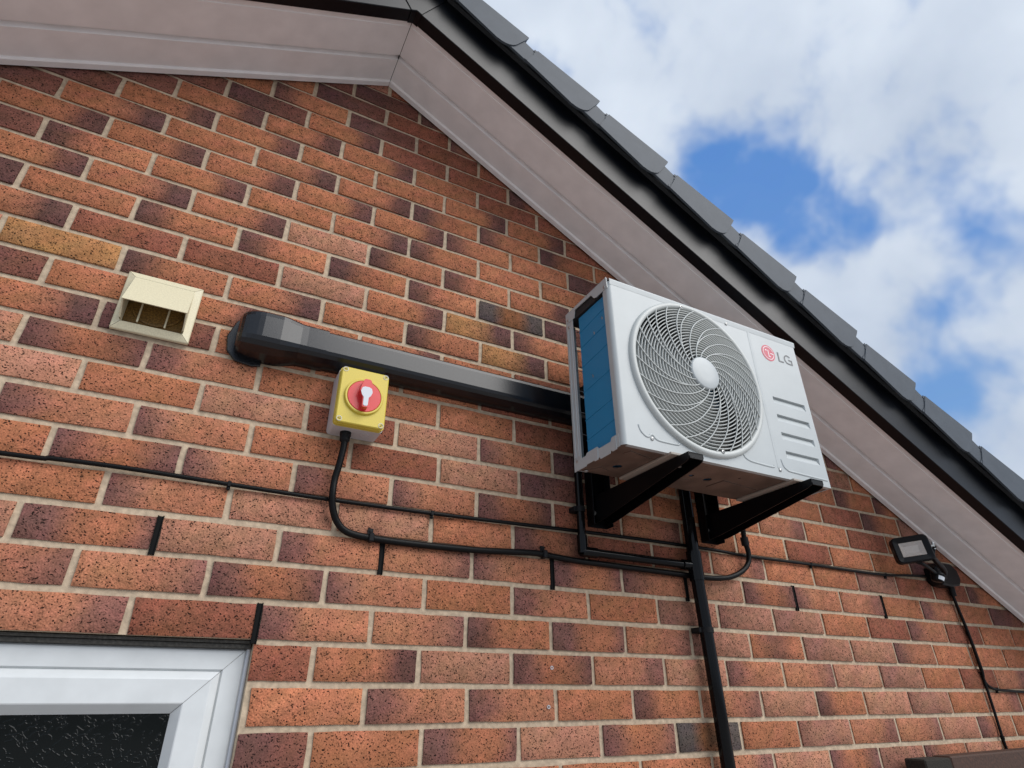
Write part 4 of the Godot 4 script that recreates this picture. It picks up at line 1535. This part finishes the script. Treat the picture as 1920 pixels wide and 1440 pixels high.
func pipe_clip(o: Node3D, x: float, y: float, z: float, r: float) -> void:
	var b := MB.new()
	b.lathe(Vector3(x, y - 0.007, z), [[r + 0.0002, 0.0], [r + 0.0026, 0.0], [r + 0.0026, 0.014], [r + 0.0002, 0.014]], 20, true, Basis(Vector3(1, 0, 0), Vector3(0, 0, -1), Vector3(0, 1, 0)))
	b.box(Vector3(x - r - 0.010, y - 0.007, 0.0005), Vector3(x - r + 0.006, y + 0.007, z + 0.004), 0.0015)
	b.box(Vector3(x - 0.006, y - 0.007, 0.0005), Vector3(x + 0.006, y + 0.007, z - r + 0.001), 0.001)
	part("pipe_clip", b, M.clip_black, o)


func make_pipes() -> void:
	var o := thing("drain_pipe", "glossy black condensate pipe running down the wall below the air conditioner, with side branch", "pipe", Vector3(1.366, -0.2, 0.0))
	var r := 0.0182
	var z := 0.030
	var b := MB.new()
	b.tube([Vector3(1.364, 0.42, z), Vector3(1.3635, 0.10, z), Vector3(1.3640, 0.030, z), Vector3(1.3690, -0.132, z), Vector3(1.3730, -0.290, z), Vector3(1.3755, -0.441, z), Vector3(1.382, -1.2, z), Vector3(1.390, GROUND + 0.02, z)], r, 20)
	part("downpipe", b, M.pipe_black, o)
	b = MB.new()
	# branch: down beside the left bracket, elbow, along to the tee
	var q := 0.0112
	b.tube([Vector3(0.979, 0.40, 0.026), Vector3(0.979, 0.062, 0.026)], q, 16)
	b.tube([Vector3(0.982, 0.056, 0.026), Vector3(1.342, 0.0525, 0.027)], q, 16)
	part("branch_pipe", b, M.pipe_black, o)
	b = MB.new()
	b.tube([Vector3(0.979, 0.098, 0.026), Vector3(0.979, 0.0505, 0.026)], q + 0.0026, 16)
	b.tube([Vector3(0.975, 0.0555, 0.026), Vector3(1.022, 0.0552, 0.026)], q + 0.0026, 16)
	part("elbow", b, M.pipe_black, o)
	b = MB.new()
	b.tube([Vector3(1.3635, 0.092, z), Vector3(1.3642, 0.010, z)], r + 0.003, 20)
	b.tube([Vector3(1.318, 0.0527, 0.027), Vector3(1.360, 0.0522, 0.027)], q + 0.003, 16)
	part("tee", b, M.pipe_black, o)
	pipe_clip(o, 0.979, 0.168, 0.026, q)
	pipe_clip(o, 1.3690, -0.121, z, r)
	pipe_clip(o, 1.380, -0.95, z, r)


func make_vent() -> void:
	var cx := -0.114
	var cy := 0.4915
	var o := thing("vent_cover", "cream plastic cowled vent cover on the brick wall", "vent", Vector3(cx, 0.417, 0.0))
	var w := 0.152
	var h := 0.150
	var b := MB.new()
	# sloping flange round a square opening
	var ow := 0.121
	var oh := 0.116
	frame_mitred(b, cx - w / 2, cx + w / 2, cy - h / 2, cy + h / 2, V2([0.0, 0.0005, 0.0, 0.0075, 0.0018, 0.0092, 0.0155, 0.0155, 0.0172, 0.0150, 0.0172, 0.0020]))
	part("flange", b, M.vent_cream, o)
	# hood: slopes out from the top and is open below
	b = MB.new()
	var l := cx - ow / 2
	var r := cx + ow / 2
	var t := cy + oh / 2
	var low := 0.462
	var P := [Vector3(l, t, 0.015), Vector3(r, t, 0.015), Vector3(r + 0.002, low, 0.062), Vector3(l - 0.002, low, 0.062)]
	var Q := [Vector3(l + 0.003, t - 0.003, 0.012), Vector3(r - 0.003, t - 0.003, 0.012), Vector3(r - 0.001, low, 0.0590), Vector3(l + 0.001, low, 0.0590)]
	b.quad(P[0], P[1], P[2], P[3], Vector3(0, 1, 1))
	b.quad(Q[0], Q[1], Q[2], Q[3], Vector3(0, -1, -1))
	b.quad(P[2], P[3], Q[3], Q[2], Vector3(0, -1, 0))
	for s in [[0, 3, -1.0, l - 0.0005], [1, 2, 1.0, r + 0.0005]]:
		var a: Vector3 = P[s[0]]
		var e: Vector3 = P[s[1]]
		var low2 := Vector3(s[3], low - 0.027, 0.015)
		b.quad(a, e, Vector3(e.x, low - 0.026, 0.024), low2, Vector3(s[2], 0, 0))
		b.quad(Q[s[0]], Q[s[1]], Vector3(Q[s[1]].x, low - 0.026, 0.024), Vector3(Q[s[0]].x, low - 0.027, 0.015), Vector3(-s[2], 0, 0))
		b.quad(e, Q[s[1]], Vector3(Q[s[1]].x, low - 0.026, 0.024), Vector3(e.x, low - 0.026, 0.024), Vector3(0, -1, 1))
	part("hood", b, M.vent_cream, o)
	for x in [cx - 0.029, cx + 0.024]:
		b = MB.new()
		b.box(Vector3(x - 0.0018, 0.437, 0.0165), Vector3(x + 0.0018, 0.520, 0.0200), 0.0006)
		part("guard_bar", b, M.vent_cream, o)
	# round duct and the back plate inside
	b = MB.new()
	b.lathe(Vector3(cx, cy + 0.004, -0.004), [[0.054, 0.0], [0.054, 0.011], [0.050, 0.0115], [0.049, 0.001], [0.0, 0.0006]], 40)
	part("duct_end", b, M.duct_brown, o)
	b = MB.new()
	b.box(Vector3(l + 0.001, cy - oh / 2, 0.0006), Vector3(r - 0.001, cy + oh / 2, 0.0030))
	part("back_plate", b, M.duct_brown, o)
	b = MB.new()
	b.box(Vector3(l + 0.001, cy - oh / 2 - 0.004, 0.004), Vector3(r - 0.001, cy - oh / 2 + 0.002, 0.0125))
	part("lower_lip", b, M.vent_cream, o)


func make_floodlight() -> void:
	var c := Vector3(2.338, 0.183, 0.108)
	var o := thing("floodlight", "small black floodlight with motion sensor on the wall below the soffit", "floodlight", Vector3(2.62, 0.10, 0.0))
	var xa := Vector3(0.74, 0.10, 0.67).normalized()
	var na := Vector3(-0.67, -0.02, 0.74)
	na = (na - xa * na.dot(xa)).normalized()
	var ya := na.cross(xa).normalized()
	var F := Transform3D(Basis(xa, ya, na), c)
	var b := MB.new()
	b.T = F
	# body: a shallow tray, its front rim proud of a sunk reflector
	b.prism(rounded(0, 0, 0.122, 0.090, 0.016, 5), -0.026, -0.0145, 0.0, true)
	var outer := rounded(0, 0, 0.122, 0.090, 0.016, 5)
	var lip := rounded(0, 0, 0.114, 0.082, 0.013, 5)
	var inner := rounded(0, 0, 0.078, 0.049, 0.002, 5)
	for i in outer.size():
		var j := (i + 1) % outer.size()
		var a := outer[i]
		var e := outer[j]
		var p := lip[i]
		var q := lip[j]
		var u := inner[i]
		var w := inner[j]
		var out := Vector3(a.x + e.x, a.y + e.y, 0)
		b.quad(Vector3(a.x, a.y, -0.0145), Vector3(e.x, e.y, -0.0145), Vector3(e.x, e.y, 0.0), Vector3(a.x, a.y, 0.0), out)
		b.quad(Vector3(a.x, a.y, 0), Vector3(e.x, e.y, 0), Vector3(q.x, q.y, 0.0035), Vector3(p.x, p.y, 0.0035), out + Vector3(0, 0, 0.1))
		b.quad(Vector3(p.x, p.y, 0.0035), Vector3(q.x, q.y, 0.0035), Vector3(w.x, w.y, -0.0020), Vector3(u.x, u.y, -0.0020), Vector3(0, 0, 1))
	for k in 7:
		var x := -0.045 + k * 0.015
		b.box(Vector3(x - 0.0015, -0.038, -0.036), Vector3(x + 0.0015, 0.038, -0.0265))
	var body := part("lamp_body", b, M.lamp_black, o)
	b = MB.new()
	b.T = F
	var I := [Vector3(-0.039, 0.0245, -0.0022), Vector3(0.039, 0.0245, -0.0022), Vector3(0.039, -0.0245, -0.0022), Vector3(-0.039, -0.0245, -0.0022)]
	var J := [Vector3(-0.024, 0.0125, -0.0135), Vector3(0.024, 0.0125, -0.0135), Vector3(0.024, -0.0125, -0.0135), Vector3(-0.024, -0.0125, -0.0135)]
	for k in 4:
		var kk := (k + 1) % 4
		b.quad(I[k], I[kk], J[kk], J[k], Vector3(0, 0, 1))
	b.quad(J[0], J[1], J[2], J[3], Vector3(0, 0, 1))
	part("reflector", b, M.lamp_reflector, body)
	b = MB.new()
	b.T = F
	b.box(Vector3(-0.0385, -0.0240, -0.0016), Vector3(0.0385, 0.0240, -0.0008))
	part("lamp_glass", b, M.lamp_glass, body)
	# back bracket with its clamp, arm down to the box on the wall
	b = MB.new()
	var hinge := F * Vector3(0.066, 0.002, -0.020)
	b.tube([F * Vector3(0.058, 0.002, -0.020), F * Vector3(0.078, 0.002, -0.020)], 0.0060, 10)
	b.tube([hinge + xa * 0.010 + Vector3(0, 0.014, 0), hinge + xa * 0.010 + Vector3(0, -0.012, 0)], 0.0045, 8)
	part("hinge_bolt", b, M.zinc, o)
	b = MB.new()
	b.tube(curve([hinge + xa * 0.010, hinge + xa * 0.014 + Vector3(0.02, -0.03, -0.03), Vector3(2.555, 0.135, 0.075), Vector3(2.590, 0.118, 0.050), Vector3(2.615, 0.112, 0.035)], 5), 0.0095, 10)
	b.tube(curve([F * Vector3(-0.02, -0.030, -0.028), F * Vector3(0.02, -0.052, -0.026), Vector3(2.470, 0.110, 0.090), Vector3(2.540, 0.105, 0.062)], 5), 0.0060, 8)
	part("mount_arm", b, M.lamp_black, o)
	b = MB.new()
	b.prism(PackedVector2Array([Vector2(2.560, 0.150), Vector2(2.560, 0.105), Vector2(2.580, 0.088), Vector2(2.640, 0.085), Vector2(2.690, 0.092), Vector2(2.706, 0.115), Vector2(2.700, 0.150), Vector2(2.670, 0.172), Vector2(2.600, 0.172)]), 0.001, 0.048, 0.006)
	b.tube([Vector3(2.675, 0.095, 0.018), Vector3(2.681, 0.058, 0.014)], 0.011, 10)
	part("wall_box", b, M.lamp_black, o)
	b = MB.new()
	var sc := Vector3(2.480, 0.100, 0.084)
	var S := Basis(Vector3(1, 0, 0), 0.25) * Basis(Vector3(0, 0, 1), -0.30) * Basis(Vector3(0, 0, -1), Vector3(1, 0, 0), Vector3(0, -1, 0))
	b.lathe(sc, [[0.0, -0.019], [0.016, -0.018], [0.0225, -0.013], [0.0240, -0.006], [0.0215, -0.0055], [0.0205, 0.0], [0.0190, 0.0115], [0.0170, 0.0150], [0.0, 0.0165]], 24, false, S)
	var sensor := part("motion_sensor", b, M.lamp_black, o)
	b = MB.new()
	for i in 8:
		var q := []
		for k in [[i, 0], [i + 1, 0], [i + 1, 1], [i, 1]]:
			var g := deg_to_rad(-52.0 + 100.0 * k[0] / 8.0)
			var rr: float = [0.0218, 0.0200][k[1]]
			q.append(sc + S * Vector3(cos(g) * rr * -1.0, sin(g) * rr, [-0.0030, 0.0100][k[1]]))
		b.quad(q[0], q[1], q[2], q[3], (q[0] + q[2]) / 2 - sc)
	part("sensor_lens", b, M.lens_white, sensor)


func make_gate() -> void:
	# timber beside the wall at the lower right: a post and the boards of a gate
	var o := thing("timber_gate", "dark brown timber gate top and post against the brick wall", "gate", Vector3(2.4, GROUND, 0.06))
	var b := MB.new()
	b.box(Vector3(2.098, GROUND, 0.020), Vector3(2.228, -0.4465, 0.085), 0.004)
	part("post", b, M.timber_end, o, "dark weathered post of the gate")
	b = MB.new()
	b.T = Transform3D(Basis(Vector3(0, 0, 1), 0.010), Vector3(2.236, -0.4440, 0))
	b.box(Vector3(0.004, -0.110, 0.022), Vector3(1.10, 0.0, 0.078), 0.004)
	part("top_rail", b, M.timber_brown, o)
	for k in 9:
		b = MB.new()
		var x := 2.245 + k * 0.121
		b.box(Vector3(x, GROUND + 0.06, 0.026), Vector3(x + 0.116, -0.562, 0.046), 0.003)
		part("board", b, M.timber_brown, o)


func make_ground() -> void:
	var b := MB.new()
	b.quad(Vector3(-60, GROUND, -60), Vector3(60, GROUND, -60), Vector3(60, GROUND, 60), Vector3(-60, GROUND, 60), Vector3(0, 1, 0))
	var g := part("ground", b, M.paving, self)
	g.set_meta("kind", "structure")


func _ready() -> void:
	rng.seed = 4
	# ---- camera
	var cam := Camera3D.new()
	cam.name = "camera"
	cam.fov = 65.44
	cam.near = 0.02
	cam.far = 400.0
	add_child(cam)
	cam.transform = Transform3D(Basis(Vector3(0.88525, -0.00614, 0.46508), Vector3(-0.21578, 0.88037, 0.42235), Vector3(-0.41204, -0.47424, 0.77802)).orthonormalized(), Vector3(0.07226, -0.30090, 1.34739))
	cam.current = true
	# ---- sky, sun, exposure
	var env := Environment.new()
	env.background_mode = Environment.BG_SKY
	env.sky = make_sky()
	env.background_energy_multiplier = 1.0
	env.tonemap_mode = Environment.TONE_MAPPER_LINEAR
	env.tonemap_exposure = 1.62
	env.sdfgi_enabled = true
	env.ssao_enabled = true
	env.ssil_enabled = true
	var we := WorldEnvironment.new()
	we.name = "world_environment"
	we.environment = env
	add_child(we)
	var sun := DirectionalLight3D.new()
	sun.name = "sun"
	sun.light_energy = 0.58
	sun.light_angular_distance = 50.0
	sun.light_color = Color(1.0, 0.985, 0.965)
	sun.shadow_enabled = true
	add_child(sun)
	sun.look_at_from_position(Vector3.ZERO, -Vector3(0.42, 0.66, 0.62), Vector3.UP)
	print("sky ", Time.get_ticks_msec())
	make_materials()
	print("materials ", Time.get_ticks_msec())
	make_ground()
	make_house()
	print("house ", Time.get_ticks_msec())
	make_brackets()
	make_air_conditioner()
	make_trunking()
	make_switch()
	make_cables()
	make_pipes()
	make_vent()
	make_floodlight()
	make_gate()
	print("done ", Time.get_ticks_msec())
